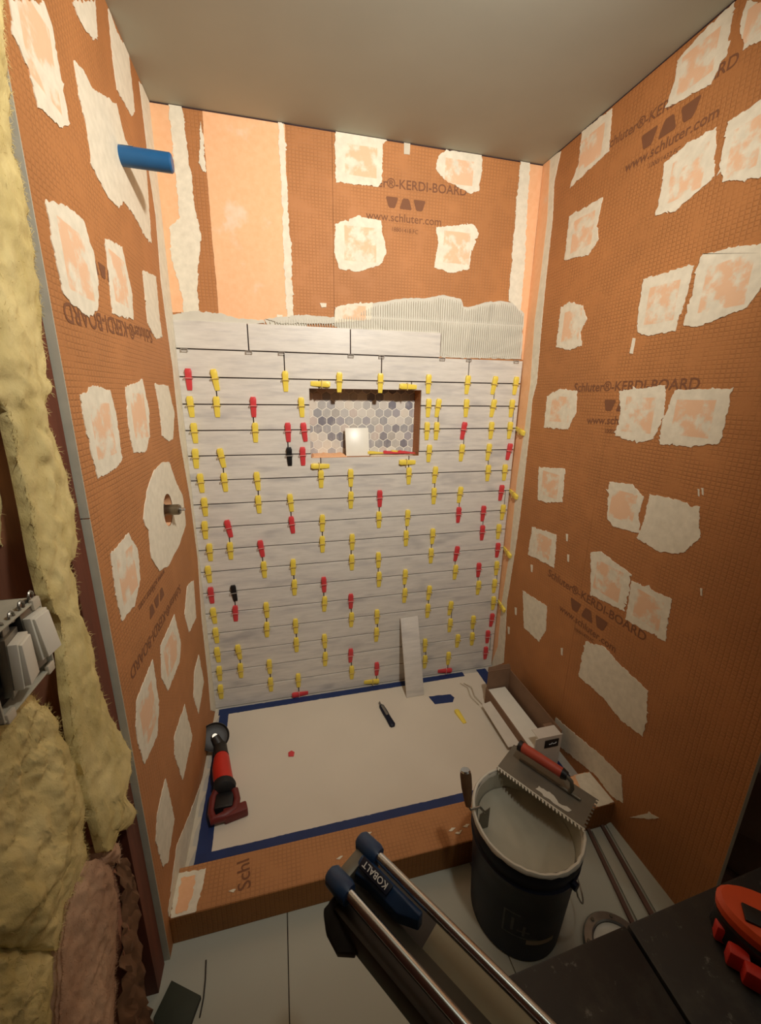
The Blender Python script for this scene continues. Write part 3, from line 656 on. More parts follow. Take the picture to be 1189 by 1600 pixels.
# lying and stray wedges
for (u, v, c, s, lab) in ((504,600,Y_,1,'yellow wedge lying level above the left part of the niche'), (634,604,Y_,-1,'yellow wedge lying level above the right end of the niche'),
                    (497,728,Y_,-1,'yellow wedge lying level below the left corner of the niche'), (633,722,Y_,-1,'yellow wedge lying level below the right corner of the niche'),
                    (466,1084,R_,-1,'red wedge lying at the foot of the tiled wall, left of its middle'), (583,1064,Y_,1,'yellow wedge lying at the wall foot, left of the leaning tile'), (697,1047,R_,1,'red wedge lying at the wall foot, right of the leaning tile')):
    p = un(u, v, 1, 0); p.y = -.0005; p.z = max(p.z, .012); wedge(p, c, lab, s*PI/2 + .03)
RM = Matrix(((0,1,0,0),(0,0,-1,0),(-1,0,0,0),(0,0,0,1)))
for j, lab in ((3,'yellow wedge sticking out of the right corner, uppermost of four'), (6,'yellow wedge sticking out of the right corner, second of four down'), (9,'yellow wedge sticking out of the right corner, third of four down'), (12,'yellow wedge sticking out of the right corner, lowest of four')):
    wedge(Vector((W-.0035, -.045, J[j]-.012)), Y_, lab, mat=RM @ Matrix.Rotation(.25, 4, 'Y'))
p = un(455, 1178, 2, .0016)
tag(MB().prism([Vector((p.x+x, p.y+y, .0016)) for x, y in ((-.012,-.012),(.010,-.016),(.014,.004),(.002,.014),(-.012,.008))], (0,0,.004)).build('plastic_chip', 'red_plastic', bevel=.001), 'small red plastic chip alone on the cream paper', 'scrap')
RF = Matrix.Rotation(-PI/2, 4, 'X')
wedge(Vector((1.148, -.30, .0017)), Y_, 'yellow wedge lying flat on the cream paper beside the tile carton', mat=Matrix.Rotation(.12, 4, 'Z') @ RF, clip=False)
# wedges heaped on the niche ledge
for i, (x, y, a, c) in enumerate(((.865,.035,1.45,R_),(.905,.05,1.75,'yellow'),(.935,.03,1.35,R_),(.79,.04,1.6,'yellow'))):
    o = wedge(Vector((x, y, NZ0+.009+.0005)), c, ['red wedge in the heap on the niche ledge, at its left end','yellow wedge in the heap on the niche ledge, behind the red ones','red wedge in the heap on the niche ledge, at its right end','yellow wedge on the niche ledge beside the white tile'][i], mat=Matrix.Rotation(a, 4, 'Z') @ RF, clip=False)
# bare clips along the first joint
cb = MB().box(-.012,.012,-.010,-.0085,-.010,-.007).box(-.012,-.0105,-.0098,0,-.011,-.001).box(.0105,.012,-.0098,0,-.011,-.001).box(-.012,.012,-.009,0,-.0014,.0)
cbm = None
for i, u in enumerate((288,389,440,548,595.5,690.6,732,806)):
    x = joint_px(u, J[0])
    if cbm is None: o = cb.build('levelling_clip', 'clip_black'); cbm = o.data
    else: o = bpy.data.objects.new('levelling_clip', cbm); COL.objects.link(o)
    o.location = (x, -.0002, J[0]); tag(o, f'empty clear clip without a wedge on the top tile joint, {ORD[i]} from the left', 'clip', 'empty clips on the top joint')

# small white tile leaning in the niche
wt = thing('sample_tile', (.745-.02, .030, NZ0+.001), (-.25, 0, 0), label='small glossy white tile leaning in the niche', cat='tile')
q0, q1 = un(541, 700, 1, .03).x, un(577.5, 700, 1, .03).x; wt.location.x = (q0+q1)/2; hw = (q1-q0)/2
MB().box(-hw, hw, 0, .007, 0, .128).build('tile_face', 'white_plastic', wt, bevel=.001); MB().box(-hw+.002, hw-.002, .0071, .009, .002, .126).build('tile_back', 'plaster', wt)

# leaning plank tile
pb = (un(636,1092,2,.002)+un(663,1087,2,.002))/2; lt = thing('plank_tile', (pb.x, -.135, .0023), (-.305, -.02, 0), label='grey streaked plank tile standing on end, leaning on the tiled wall', cat='tile')
MB().box(-.047, .047, 0, .009, 0, .404).build('glazed_face', 'streaked_tile', lt, bevel=.001); MB().box(-.046, .046, .0091, .0105, .001, .403).build('tile_back', 'plaster', lt)

# knife-like tool on the pan
kn = thing('utility_knife', (.803, -.215, .0018), (0,0,-1.40), label='slim dark blue utility knife lying on the cream paper below the wall', cat='knife')
MB().loft([[(x, -wd, 0), (x, wd, 0), (x, wd, .010*h), (x, wd*.6, .014*h), (x, -wd*.6, .014*h), (x, -wd, .010*h)] for x, wd, h in ((-.06,.006,.5),(-.05,.0115,1),(-.01,.013,1.1),(.03,.012,1),(.075,.014,1),(.083,.008,.6))]).build('handle', 'bucket_blue', kn, smooth=True)
MB().box(-.045, .02, -.006, .006, .0153, .0162).build('slide', 'steel', kn); MB().prism([(-.059,-.005,.004),(-.059,.006,.004),(-.085,.006,.004),(-.075,-.005,.004)], (0,0,.0015)).build('blade', 'steel', kn)

# ------------------------------------------------------------------ angle grinder on the left tape
gr = thing('angle_grinder', (.085, -.40, .002), (0,0,0), label='red and black cordless angle grinder lying on the left blue tape', cat='power tool')
def gring(y, cx, cz, rx, rz, n=20, tilt=0): return [(cx+rx*math.cos(2*PI*k/n), y+tilt*math.sin(2*PI*k/n), cz+rz*math.sin(2*PI*k/n)) for k in range(n)]
MB().loft([gring(.08,-.012,.036,.022,.022), gring(.065,-.011,.036,.027,.028), gring(.02,-.006,.036,.031,.033), gring(-.03,.004,.037,.032,.034), gring(-.055,.012,.040,.030,.032)]).build('motor_body', 'tool_red', gr, smooth=True)
MB().loft([gring(.14,-.022,.036,.017,.017), gring(.13,-.022,.036,.023,.022), gring(.10,-.017,.036,.024,.023), gring(.078,-.012,.036,.025,.024)]).build('gear_head', 'tool_dark', gr, smooth=True)
MB().loft([gring(-.052,.010,.038,.034,.034), gring(-.066,.014,.040,.036,.036), gring(-.080,.016,.040,.033,.034), gring(-.088,.016,.040,.022,.024)]).build('rubber_collar', 'rubber', gr, smooth=True)
m = MB(); loop = [(-.012,-.075,.034),(-.020,-.10,.030),(-.020,-.15,.026),(-.010,-.178,.024),(.02,-.172,.024),(.052,-.155,.024),(.056,-.12,.028),(.046,-.085,.034)]
m.tube(loop, [.012,.012,.011,.015,.016,.015,.011,.012], 10); m.build('handle_loop', 'dark_red', gr, smooth=True)
MB().box(-.012,.046,-.150,-.09,.006,.040).build('battery_pack', 'black_plastic', gr, bevel=.006); MB().box(-.018,.054,-.186,-.150,.0,.034, Matrix.Rotation(.22,4,'Z')).build('battery_base', 'dark_red', gr, bevel=.005)
dc = Vector((-.046, .160, .056)); dn = Vector((.30, -.55, .78)).normalized()
dm = MB(); a_ = dn.orthogonal().normalized(); b_ = dn.cross(a_)
rings = [[dc + dn*h + (a_*math.cos(2*PI*k/36)+b_*math.sin(2*PI*k/36))*r for k in range(36)] for r, h in ((.010,.0),(.030,-.004),(.048,.002),(.0525,.010),(.0535,.010),(.0535,-.002),(.046,-.008),(.010,-.008))]
dm.loft(rings, caps=True); dm.build('disc_guard', 'tool_dark', gr, smooth=True)
MB().cyl(dc-dn*.002, dc+dn*.016, .013, .010, 16).build('disc_nut', 'steel', gr, smooth=True); MB().cyl(dc+dn*.012, (-.024,.130,.040), .014, .018, 16).build('neck', 'tool_dark', gr, smooth=True)

gr.scale = (1.14, 1.0, 1.08)
# ------------------------------------------------------------------ tile carton
bx = thing('tile_carton', (0,0,.0027), label='open long cardboard carton of white tiles by the right wall', cat='box')
X0, X1, YF, YK, BH, LH, FH = 1.312, 1.434, -.635, -.250, .195, .088, .158; t_ = .003
MB().box(X0, X1, YF, YK, 0, t_).box(X0, X0+t_, YF, YK, t_, LH).box(X1-t_, X1, YF+.001, YK, t_, BH-.02).box(X0, X1, YK-t_, YK, t_, BH-.01).build('carton_inside', 'box_brown', bx)
MB().box(X0-.001, X1, YF-.003, YF, 0, FH).build('end_panel', 'box_white', bx)
MB().box(X0+.012, X1+.002, YF-.003, YF+.045, FH, FH+.0025).build('end_flap', 'box_white', bx)
MB().box(X1-.045, X1-.004, YF+.0455, YF+.062, FH-.004, FH+.0005, ).build('torn_edge', 'box_brown', bx, bevel=.001)
MB().box(X0-.0035, X0-.0005, YF, YK, 0, LH).build('side_panel', 'box_brown', bx)
m = MB(); m.prism([(X0-.004, YK-.05, .050), (X0-.004, YF+.08, .050), (X0-.046, YF+.10, .024), (X0-.042, YK-.04, .028)], (0,0,.002)); m.build('side_flap', 'box_white', bx)
m = MB(); m.prism([(X0-.001, YK+.0005, BH-.012), (X1, YK+.0005, BH-.012), (X1-.004, YK+.006, BH+.008), (X0+.004, YK+.006, BH+.006)], (0,.002,0)); m.build('rear_flap', 'box_brown', bx)
MB().box(X0+.044, X1-.014, YF-.0045, YF-.0032, FH-.052, FH-.014).build('printed_label', 'black_plastic', bx)
m = MB()
for k in range(4): m.cyl((X0+.064+k*.009, YF-.0052, FH-.036), (X0+.070+k*.009, YF-.0052, FH-.034+.005*(k%2)), .0016, n=6)
tag(m.build('label_print', 'white_ink', bx), kind='stuff')
for k in range(5):
    z = t_+k*.0162
    MB().box(X0+.005, X1-.024, YF+.006, YK-.008, z+.0003, z+.0158).build('boxed_tile', 'white_plastic', bx, bevel=.001, seg=1)
# plastic strapping and thin trim left of the carton
st = thing('plastic_strap', (0,0,.0025), label='thin bent plastic strap lying left of the open carton', cat='strap')
pts = [un(u, v, 2, .02) for u, v in ((725,1064),(737,1072),(742,1086),(755,1098),(762,1112))]; pts = [Vector((p.x, p.y, .004+.010*math.sin(i))) for i, p in enumerate(pts)]
pts2 = [p+Vector((-.02,.004,0)) for p in pts[:4]]
MB().tube([Vector((p.x,p.y,max(p.z,.003))) for p in pts], .0022, 6).build('strap_edge', 'plaster', st, smooth=True); MB().tube([Vector((p.x,p.y,max(p.z,.003))) for p in pts2], .0018, 6).build('strap_edge', 'plaster', st, smooth=True)

# ------------------------------------------------------------------ bucket, mortar, trowels
BC = Vector((1.005, -1.003, FZ)); BHT = .37; RT, RB = .150, .130
bk = thing('mortar_bucket', BC, label='navy blue round bucket full of grey mortar standing before the curb', cat='bucket')
prof = [(0,.0),(RB-.004,.0),(RB,.005),(RB+.010,.20),(RB+.013,.275),(RT-.001,.285),(RT+.001,.30),(RT-.004,.305),(RT-.004,.325),(RT+.002,.33),(RT+.002,.345),(RT-.002,.36),(RT+.003,.366),(RT-.001,BHT),(RT-.006,BHT-.002),(RT-.012,.30),(RB-.004,.02),(0,.015)]
MB().lathe(prof, 64).build('bucket_shell', 'bucket_blue', bk, smooth=True, angle=30)
rings = []; N = 64
for r, z in ((RT+.0036,.361),(RT+.004,.367),(RT+.001,BHT+.002),(RT-.004,BHT+.0016),(RT-.007,BHT-.004),(RT-.0085,.356)):
    ring = []
    for k in range(N):
        a = 2*PI*k/N; q = noise.noise(Vector((math.cos(a)*7, math.sin(a)*7, z*20))); q2 = noise.noise(Vector((math.cos(a)*22, math.sin(a)*22, z*20+4))); zz = z + (.010*q+.006*q2-.001 if z < .365 and r > RT else .0015*q)
        ring.append(((r+.0015*q+.002*q2)*math.cos(a), (r+.0015*q+.002*q2)*math.sin(a), zz))
    rings.append(ring)
MB().loft(rings, caps=False).build('mortar_crust', 'mortar', bk, smooth=True)
rings = [[((r+.002*noise.noise(Vector((math.cos(2*PI*k/N)*9, math.sin(2*PI*k/N)*9, z*30))))*math.cos(2*PI*k/N), (r+.002*noise.noise(Vector((math.cos(2*PI*k/N)*9, math.sin(2*PI*k/N)*9, z*30))))*math.sin(2*PI*k/N), z) for k in range(N)] for r, z in ((RT-.008,.358),(RT-.0125,.33),(RT-.0155,.30),(RT-.018,.27))]
MB().loft(rings, caps=False).build('mortar_coating', 'wet_mortar', bk, smooth=True)
m = MB(); G = 26; Rm = RT-.0165; zm = .285; vs = [(0,0,zm)]; fs = []
for i in range(1, G+1):
    r = Rm*i/G
    for k in range(64):
        a = 2*PI*k/64; x, y = r*math.cos(a), r*math.sin(a)
        h = .010*noise.noise(Vector((x*9, y*9, 1)))+.004*noise.noise(Vector((x*30, y*22, 5)))+.016*(i/G)**6 + .02*max(0,(y*.6-x*.8)/Rm)**2*(i/G)**2
        vs.append((x, y, zm+h))
for k in range(64): fs.append((0, 1+k, 1+(k+1)%64))
for i in range(G-1):
    for k in range(64): fs.append((1+i*64+k, 1+(i+1)*64+k, 1+(i+1)*64+(k+1)%64, 1+i*64+(k+1)%64))
m.add(vs, fs); m.build('wet_mortar', 'wet_mortar', bk, smooth=True)
# bail handle hanging on the right
bl = []; aa = math.atan2(-.30, .95)
for k in range(15):
    t = k/14; a = math.radians(25) - math.radians(95)*t; rr = RT+.006+.020*math.sin(PI*t); bl.append((rr*math.cos(a), rr*math.sin(a), .30-.17*math.sin(PI*t)**.8))
MB().tube(bl, .0022, 6).build('bail_wire', 'steel', bk, smooth=True)
for p in (bl[0], bl[-1]): MB().cyl((p[0]*.95,p[1]*.95,p[2]), (p[0]*1.03,p[1]*1.03,p[2]), .011, n=12).build('handle_lug', 'bucket_blue', bk, smooth=True)
def on_bucket(a, z, lift): r = RB+.013*z/.275+lift; return (r*math.cos(a), r*math.sin(a), z)
def curved_strip(a0, a1, z0, z1, mat, name, lift=.0006):
    m = MB(); n = 10; vs = [on_bucket(a0+(a1-a0)*i/n, z, lift) for z in (z0, z1) for i in range(n+1)]
    m.add(vs, [(i, i+1, n+2+i, n+1+i) for i in range(n)]); return m.build(name, mat, bk, smooth=True)
D = math.radians
for (a0, a1, z0, z1) in ((-140,-138,.10,.19),(-138,-122,.186,.19),(-138,-100,.10,.104),(-131,-128,.12,.17),(-124,-110,.125,.13),(-118,-115,.11,.15)): curved_strip(D(a0), D(a1), z0, z1, 'bucket_scuff', 'faded_print')
curved_strip(D(-112), D(-78), .080, .098, 'grey_edge', 'faded_print')
# notched trowel resting across the rim
zt = FZ+BHT+.0085
c0, c1 = un(776,1200,2,zt), un(913,1299,2,zt); dirv = (c1-c0); Lb = dirv.length; dirv.normalize(); nrm = Vector((-dirv.y, dirv.x, 0))
tw = thing('notched_trowel', c0, (0,0,math.atan2(dirv.y, dirv.x)), label='steel notched trowel with a red handle lying across the bucket rim', cat='trowel')
Wd = .112; m = MB(); sl = .10
pts = [(0,0)]; nT = 26
for k in range(nT):
    x = Lb*k/nT; s = Lb/nT
    pts += [(x+s*.15, 0), (x+s*.15, .006), (x+s*.65, .006), (x+s*.65, 0)]
pts += [(Lb,0)]
for k in range(9):
    y = Wd*k/9; s = Wd/9; pts += [(Lb, y+s*.3), (Lb-.006, y+s*.3), (Lb-.006, y+s*.8), (Lb, y+s*.8)]
pts += [(Lb,Wd),(0,Wd)]
m.prism([(x,y,y*sl) for x, y in pts], (0,0,.0012)); m.build('trowel_blade', 'dull_steel', tw)
m = MB()
for k in range(nT):
    x = Lb*(k+.9)/nT-.002; m.cyl((x-.002,.001,.0015),(x+.003,-.005,.001),.0028,.0020,7)
m.cyl((.0,.004,.002),(Lb,.004,.002),.0022,n=7)
m.build('mortar_beads', 'mortar', tw, smooth=True)
MB().prism([Vector((p.x, p.y, p.y*sl+.0013)) for p in jag([Vector(q) for q in ((Lb*.45,.020,0),(Lb*.62,.014,0),(Lb*.80,.016,0),(Lb*.83,.030,0),(Lb*.70,.026,0),(Lb*.58,.040,0),(Lb*.46,.034,0))], .004, .006, 61)], (0,0,.0014)).build('mortar_smear', 'mortar', tw)
hy = Wd*.66; hz = .062
MB().cyl((Lb*.16,hy,hz),(Lb*.64,hy,hz),.0155,.0145,20).build('grip', 'handle_red', tw, smooth=True, bevel=.002)
MB().cyl((Lb*.12,hy,hz),(Lb*.165,hy,hz),.0165,n=20).build('grip_collar', 'black_plastic', tw, smooth=True); MB().cyl((Lb*.635,hy,hz),(Lb*.69,hy,hz),.0165,.012,20).build('grip_collar', 'black_plastic', tw, smooth=True)
MB().tube([(Lb*.68,hy,hz),(Lb*.74,hy,hz-.008),(Lb*.76,hy,hz-.030),(Lb*.74,hy,.012)], .006, 10).cyl((Lb*.15,hy,.0125),(Lb*.86,hy,.0125),.0045,n=8).build('shank', 'dull_steel', tw, smooth=True)
# margin trowel with wooden handle at the left rim
ht = un(727, 1203, 2, .450); hb = un(732, 1262, 2, .352)
mt = thing('margin_trowel', hb, label='small trowel with a round wooden handle hooked on the left bucket rim', cat='trowel')
v = ht-hb
MB().tube([v*.05, v*.2, v*.55, v*.85, v*.97], [.008,.011,.0155,.0165,.0145], 18).build('handle', 'handle_wood', mt, smooth=True); MB().cyl(v*.965, v*1.01, .0148, .0125, 18).build('butt_cap', 'chrome', mt, smooth=True)
MB().tube([v*.06, v*-.05+Vector((.006,0,-.002)), Vector((.034,-.002,-.004)), Vector((.052,-.004,-.028))], .0035, 8).build('shank', 'steel', mt, smooth=True)
MB().box(-.02,.02,-.0008,.0008,-.085,0, Matrix.Translation((.052,-.004,-.022)) @ Matrix.Rotation(.3,4,'Z')).build('trowel_blade', 'dull_steel', mt)

# ------------------------------------------------------------------ planks on the floor, flange
def plank(pxs, label, seed):
    ps = [un(u, v, 2, FZ+.009) for u, v in pxs]; c = sum(ps, Vector())/4
    t = thing('loose_plank_tile', (c.x, c.y, FZ), label=label, cat='tile', group=None)
    MB().prism([(p.x-c.x, p.y-c.y, .0012) for p in ps], (0,0,.0078)).build('glazed_face', 'floor_tile', t, bevel=.001); MB().prism([((p.x-c.x)*.97, (p.y-c.y)*.985, .0002) for p in ps], (0,0,.001)).build('tile_back', 'plaster', t)
plank([(947,1288),(962,1279),(1088,1450),(1047,1462)], 'pale plank tile lying on the floor tight against the right wall', 1)
for px_, lab in (([(938,1288),(943,1288),(1042,1462),(1034,1462)],'thin dark strip added for the gap between two pale planks'),([(916,1293),(921,1293),(1006,1470),(999,1470)],'thin dark strip added for the gap left of the pale planks')):  # dark strips added to stand in for the dark gaps along the planks
    ps = [un(u, v, 2, FZ+.009) for u, v in px_]
    tag(MB().prism([(p.x, p.y, FZ+.0002) for p in ps], (0,0,.0092)).build('gap_strip', 'dusk_brown', bevel=.0005, seg=1), lab, 'strip')
plank([(925,1297),(935,1292),(1029,1463),(1012,1470)], 'pale narrow plank tile on the floor beside the one at the right wall', 2)
fg = thing('toilet_flange', (1.235, -1.172, FZ), label='round metal toilet flange on the floor behind the dark bench', cat='flange')
MB().lathe([(.066,.002),(.067,.012),(.071,.015),(.090,.013),(.094,.008),(.094,.0005)], 48).build('metal_ring', 'copper', fg, smooth=True)
MB().lathe([(0,.004),(.056,.004),(.062,.006),(.0655,.010),(.0655,.002)], 40).build('drain_plug', 'white_plastic', fg, smooth=True)
for k in range(8):
    a = 2*PI*k/8+.3; MB().cyl((.081*math.cos(a),.081*math.sin(a),.014),(.081*math.cos(a),.081*math.sin(a),.0175),.005,n=10).build('bolt', 'dull_steel', fg)

# ------------------------------------------------------------------ workbench (dark), tile cutter, tool
TZ = .60
tb = thing('folding_workbench', (1.05, -1.60, FZ), label='scuffed black folding workbench at the lower right', cat='workbench')
def tbx(px): p = un(*px, 2, TZ); return (p.x-1.05, p.y+1.60)
e0 = tbx((700,1563)); e1 = tbx((1189,1352)); e_l = (e0[0], e0[1])
sy = -1.387+1.60
def tpan(xa, xb, name):
    f = lambda x: e0[1]+(e1[1]-e0[1])*(x-e0[0])/(e1[0]-e0[0])
    ya, yb = f(xa), f(xb); return MB().prism([(xa, ya, TZ-FZ-.04), (xb, yb, TZ-FZ-.04), (xb-.02, -.34, TZ-FZ-.04), (xa-.02, -.34, TZ-FZ-.04)], (0,0,.04)).build(name, 'bench_top', tb, bevel=.005)
tpan(-.42, -.135, 'top_panel'); tpan(-.131, .40, 'top_panel')
for x in (-.37, .34):
    for y in (.10, -.28): MB().box(x-.018, x+.018, y-.018, y+.018, 0, TZ-FZ-.0405).build('leg', 'black_plastic', tb, bevel=.003)
MB().box(-.37,.34,-.10,-.07,.20,.24).build('stretcher', 'black_plastic', tb, bevel=.003)

ct = thing('tile_cutter', (.467, -1.2435, TZ+.0005), (0,0,math.atan2(-.818,.575)), label='manual tile cutter with two chrome rails and a blue end cap', cat='tile cutter')
Z0 = .080
for s in (-1, 1): MB().cyl((-.012, s*.0375, Z0), (.64, s*.0375, Z0), .0085, n=24).build('rail', 'chrome', ct, smooth=True)
for s in (-1, 1):
    MB().loft([[(x, s*.0375+wd*math.cos(2*PI*k/16), Z0+hh*math.sin(2*PI*k/16)*(1 if math.sin(2*PI*k/16) > 0 else 2.0)) for k in range(16)] for x, wd, hh in ((-.036,.011,.008),(-.030,.0165,.013),(.004,.0175,.014),(.012,.015,.012))]).build('end_cap', 'kobalt_blue', ct, smooth=True)
MB().box(-.028,-.004,-.026,.026,Z0-.022,Z0+.001).build('end_bridge', 'dull_steel', ct, bevel=.005); 
MB().loft([[(x, .002-wy, Z0-.03), (x, .026, Z0-.03), (x, .026, Z0-.002*h), (x, .016, Z0+.006*h), (x, .002-wy, Z0-.006)] for x, wy, h in ((-.010,.010,1),(.02,.004,1.2),(.085,.004,1),(.118,-.012,.4))]).build('head_cover', 'kobalt_blue', ct, bevel=.002)
MB().prism([(-.002,-.001,Z0+.003),(.062,-.001,Z0+.003),(.064,.016,Z0+.0085),(-.004,.016,Z0+.0085)], (0,0,.003)).build('name_plate', 'bucket_blue', ct, bevel=.001)
RC = Matrix.Rotation(math.atan2(-.818,.575), 4, 'Z')
lettering('KOBALT', None, None, None, parent=ct, name='raised_lettering', mat='white_ink', thick=.0008, pts3=(Vector((.057,.0120,Z0+.0108)), Vector((.003,.0120,Z0+.0108))), normal=Vector((0,-.3,.95)).normalized(), lift=.0006)
MB().box(-.012,.66,-.030,.006,Z0-.052,Z0-.036).build('breaker_pad', 'cutter_body', ct, bevel=.004)
MB().box(.13,.66,.004,.062,Z0-.060,Z0-.047).build('bed_plate', 'cutter_plate', ct, bevel=.002)
MB().box(-.02,.66,-.058,-.034,Z0-.079,Z0-.030).build('base_rail', 'tool_dark', ct, bevel=.004); MB().box(.0,.66,-.034,.064,Z0-.079,Z0-.060).build('base_frame', 'tool_dark', ct, bevel=.003)
MB().prism([(-.012,-.075,Z0-.03),(-.012,-.030,Z0-.03),(.03,-.030,Z0-.075),(.05,-.062,Z0-.075),(.02,-.074,Z0-.095),(.0,-.08,Z0-.06)], (0,0,.012)).build('end_foot', 'tool_dark', ct, bevel=.003)
m = MB(); m.box(.035,.065,-.022,-.020,Z0-.036,Z0-.0352).box(.045,.047,-.028,-.010,Z0-.036,Z0-.0352).box(.055,.057,-.028,-.010,Z0-.036,Z0-.0352); m.build('measuring_marks', 'black_plastic', ct)

pl = thing('power_tool', (1.255, -1.50, TZ+.0005), (0,0,0), label='orange and black power tool lying on the workbench at the right edge', cat='power tool')
oc_ = un(1222, 1462, 2, TZ+.06); pl.location = (oc_.x, oc_.y, TZ+.0005)
def ell(cx, cy, cz, rx, ry, rot, n=28): return [(cx+rx*math.cos(2*PI*k/n)*math.cos(rot)-ry*math.sin(2*PI*k/n)*math.sin(rot), cy+rx*math.cos(2*PI*k/n)*math.sin(rot)+ry*math.sin(2*PI*k/n)*math.cos(rot), cz) for k in range(n)]
MB().loft([ell(0,0,.0,.075,.042,-.9), ell(0,0,.01,.082,.048,-.9), ell(0,0,.045,.080,.048,-.9)]).build('housing', 'black_plastic', pl, smooth=True)
MB().loft([ell(0.004,0.006,.045,.078,.046,-.9), ell(.004,.006,.060,.080,.048,-.9), ell(.004,.006,.068,.074,.042,-.9), ell(.004,.006,.070,.06,.03,-.9)]).build('orange_shell', 'orange_red', pl, smooth=True)
MB().box(-.050,.045,-.014,.014,.066,.0735, Matrix.Rotation(-.75,4,'Z')).build('black_slot', 'black_plastic', pl, bevel=.002)
for u, v in ((1132,1452),(1152,1492),(1178,1522)):
    q = un(u, v, 2, TZ+.03); x, y = q.x-pl.location.x, q.y-pl.location.y
    MB().box(-.015,.012,-.010,.010,-.018,.014, Matrix.Translation((x+.006,y,.020)) @ Matrix.Rotation(-.8,4,'Z')).build('red_grip', 'tool_red', pl, bevel=.004)
MB().box(-.10,.01,-.022,.022,.001,.018, Matrix.Rotation(2.4,4,'Z')).build('tool_foot', 'black_plastic', pl, bevel=.004)

# black bin below the cutter
bn = thing('black_bin', (un(577,1570,2,.34).x+.10, -1.46, FZ), label='black plastic bin standing on the floor below the tile cutter', cat='bin')
def rr(hx, hy, z, r=.03, n=5):
    out = []
    for cx, cy, a0 in ((hx-r,hy-r,0),(-hx+r,hy-r,90),(-hx+r,-hy+r,180),(hx-r,-hy+r,270)):
        for i in range(n): a = math.radians(a0+90*i/(n-1)); out.append((cx+r*math.cos(a), cy+r*math.sin(a), z))
    return out
MB().loft([rr(.085,.085,0),rr(.10,.10,.36),rr(.108,.108,.365),rr(.108,.108,.375),rr(.10,.10,.378),rr(.095,.095,.36),rr(.08,.08,.01)], caps=True).build('bin_body', 'black_plastic', bn, smooth=True)
MB().loft([rr(.104,.104,.376),rr(.109,.109,.380),rr(.107,.107,.386),rr(.1,.1,.384)], caps=False).build('rim', 'tool_dark', bn, smooth=True)

# dark green pad and cord on floor, lower left
gp = [un(u, v, 2, FZ+.012) for u, v in ((268,1532),(314,1556),(296,1605),(243,1605),(240,1590))]; gc = sum(gp, Vector())/5
g = thing('green_sanding_pad', (gc.x, gc.y, FZ), label='dark green flat pad on the floor by the left stud wall', cat='pad')
MB().prism([(p.x-gc.x, p.y-gc.y, .0002) for p in gp], (0,0,.009)).build('pad_base', 'tool_dark', g, bevel=.001); MB().prism([(p.x-gc.x, p.y-gc.y, .0095) for p in gp], (0,0,.004)).build('pad_face', 'dark_green', g, bevel=.001)
cp = [un(u, v, 2, FZ+.003) for u, v in ((322,1500),(321,1530),(318,1560),(312,1590))]
tag(MB().tube([Vector((p.x,p.y,FZ+.003)) for p in cp], .0018, 6).build('thin_cord', 'tool_dark', smooth=True), 'thin dark cord on the floor beside the dark green pad', 'cord')

# ------------------------------------------------------------------ switch box in the stud bay
sb = thing('switch_box', (.0, -1.203, 1.158), label='open grey electrical box with two loose white rocker switches', cat='switch box')
YA, YE, ZA, ZE = -.060, .055, -.055, .055
MB().box(-.07,.030,YA,YA+.003,ZA,ZE).box(-.07,.030,YE-.003,YE,ZA,ZE).box(-.07,.030,YA,YE,ZE-.003,ZE).box(-.07,.030,YA,YE,ZA,ZA+.003).box(-.07,-.067,YA,YE,ZA,ZE).build('box_shell', 'grey_foam', sb, bevel=.001)
MB().box(-.066,.012,YA+.004,YE-.004,ZA+.004,ZE-.004).build('dark_interior', 'black_plastic', sb)
for y in (YA+.004, YE-.02):
    for za, zb in ((ZE-.012,ZE+.004),(ZA-.004,ZA+.010)): MB().box(.026,.032,y,y+.016,za,zb).build('plaster_ear', 'plaster', sb, bevel=.002)
MB().box(-.06,-.03,YA-.01,YA+.05,ZE,ZE+.010).build('cable_clamp', 'grey_edge', sb, bevel=.002)
for k, (y, a, tz) in enumerate(((-.020,.15,.004),(.032,-.12,.010))):
    R = Matrix.Translation((.020, y, tz)) @ Matrix.Rotation(a,4,'Z') @ Matrix.Rotation(.06*(1-2*k),4,'Y') @ Matrix.Scale(.86,4)
    ys = MB().box(0,.012,-.020,.020,-.046,.046,R).box(.004,.007,-.010,.010,-.058,.058,R).build('switch_yoke', 'steel', sb, bevel=.001)
    fr_ = MB().box(.0121,.024,-.0185,.0185,-.037,.037,R).build('switch_frame', 'white_plastic', sb, bevel=.001)
    MB().add([(.0242,-.0155,-.034),(.0242,.0155,-.034),(.0242,.0155,.034),(.0242,-.0155,.034),(.032,-.0155,-.033),(.032,.0155,-.033),(.028,.0155,.033),(.028,-.0155,.033)], [(0,1,2,3),(4,5,6,7),(0,1,5,4),(2,3,7,6),(1,2,6,5),(0,3,7,4)], R).build('rocker', 'white_plastic', fr_, bevel=.0008)
m = MB(); rg = random.Random(5)
for k in range(5):
    c = Vector((.026, -.045+.022*k, .050+.003*k)); m.tube([c+Vector((0,.005*math.cos(t),.007*math.sin(t))) for t in [2*PI*i/9 for i in range(10)]], .0017, 6)
m.build('bare_wire', 'steel', sb, smooth=True)

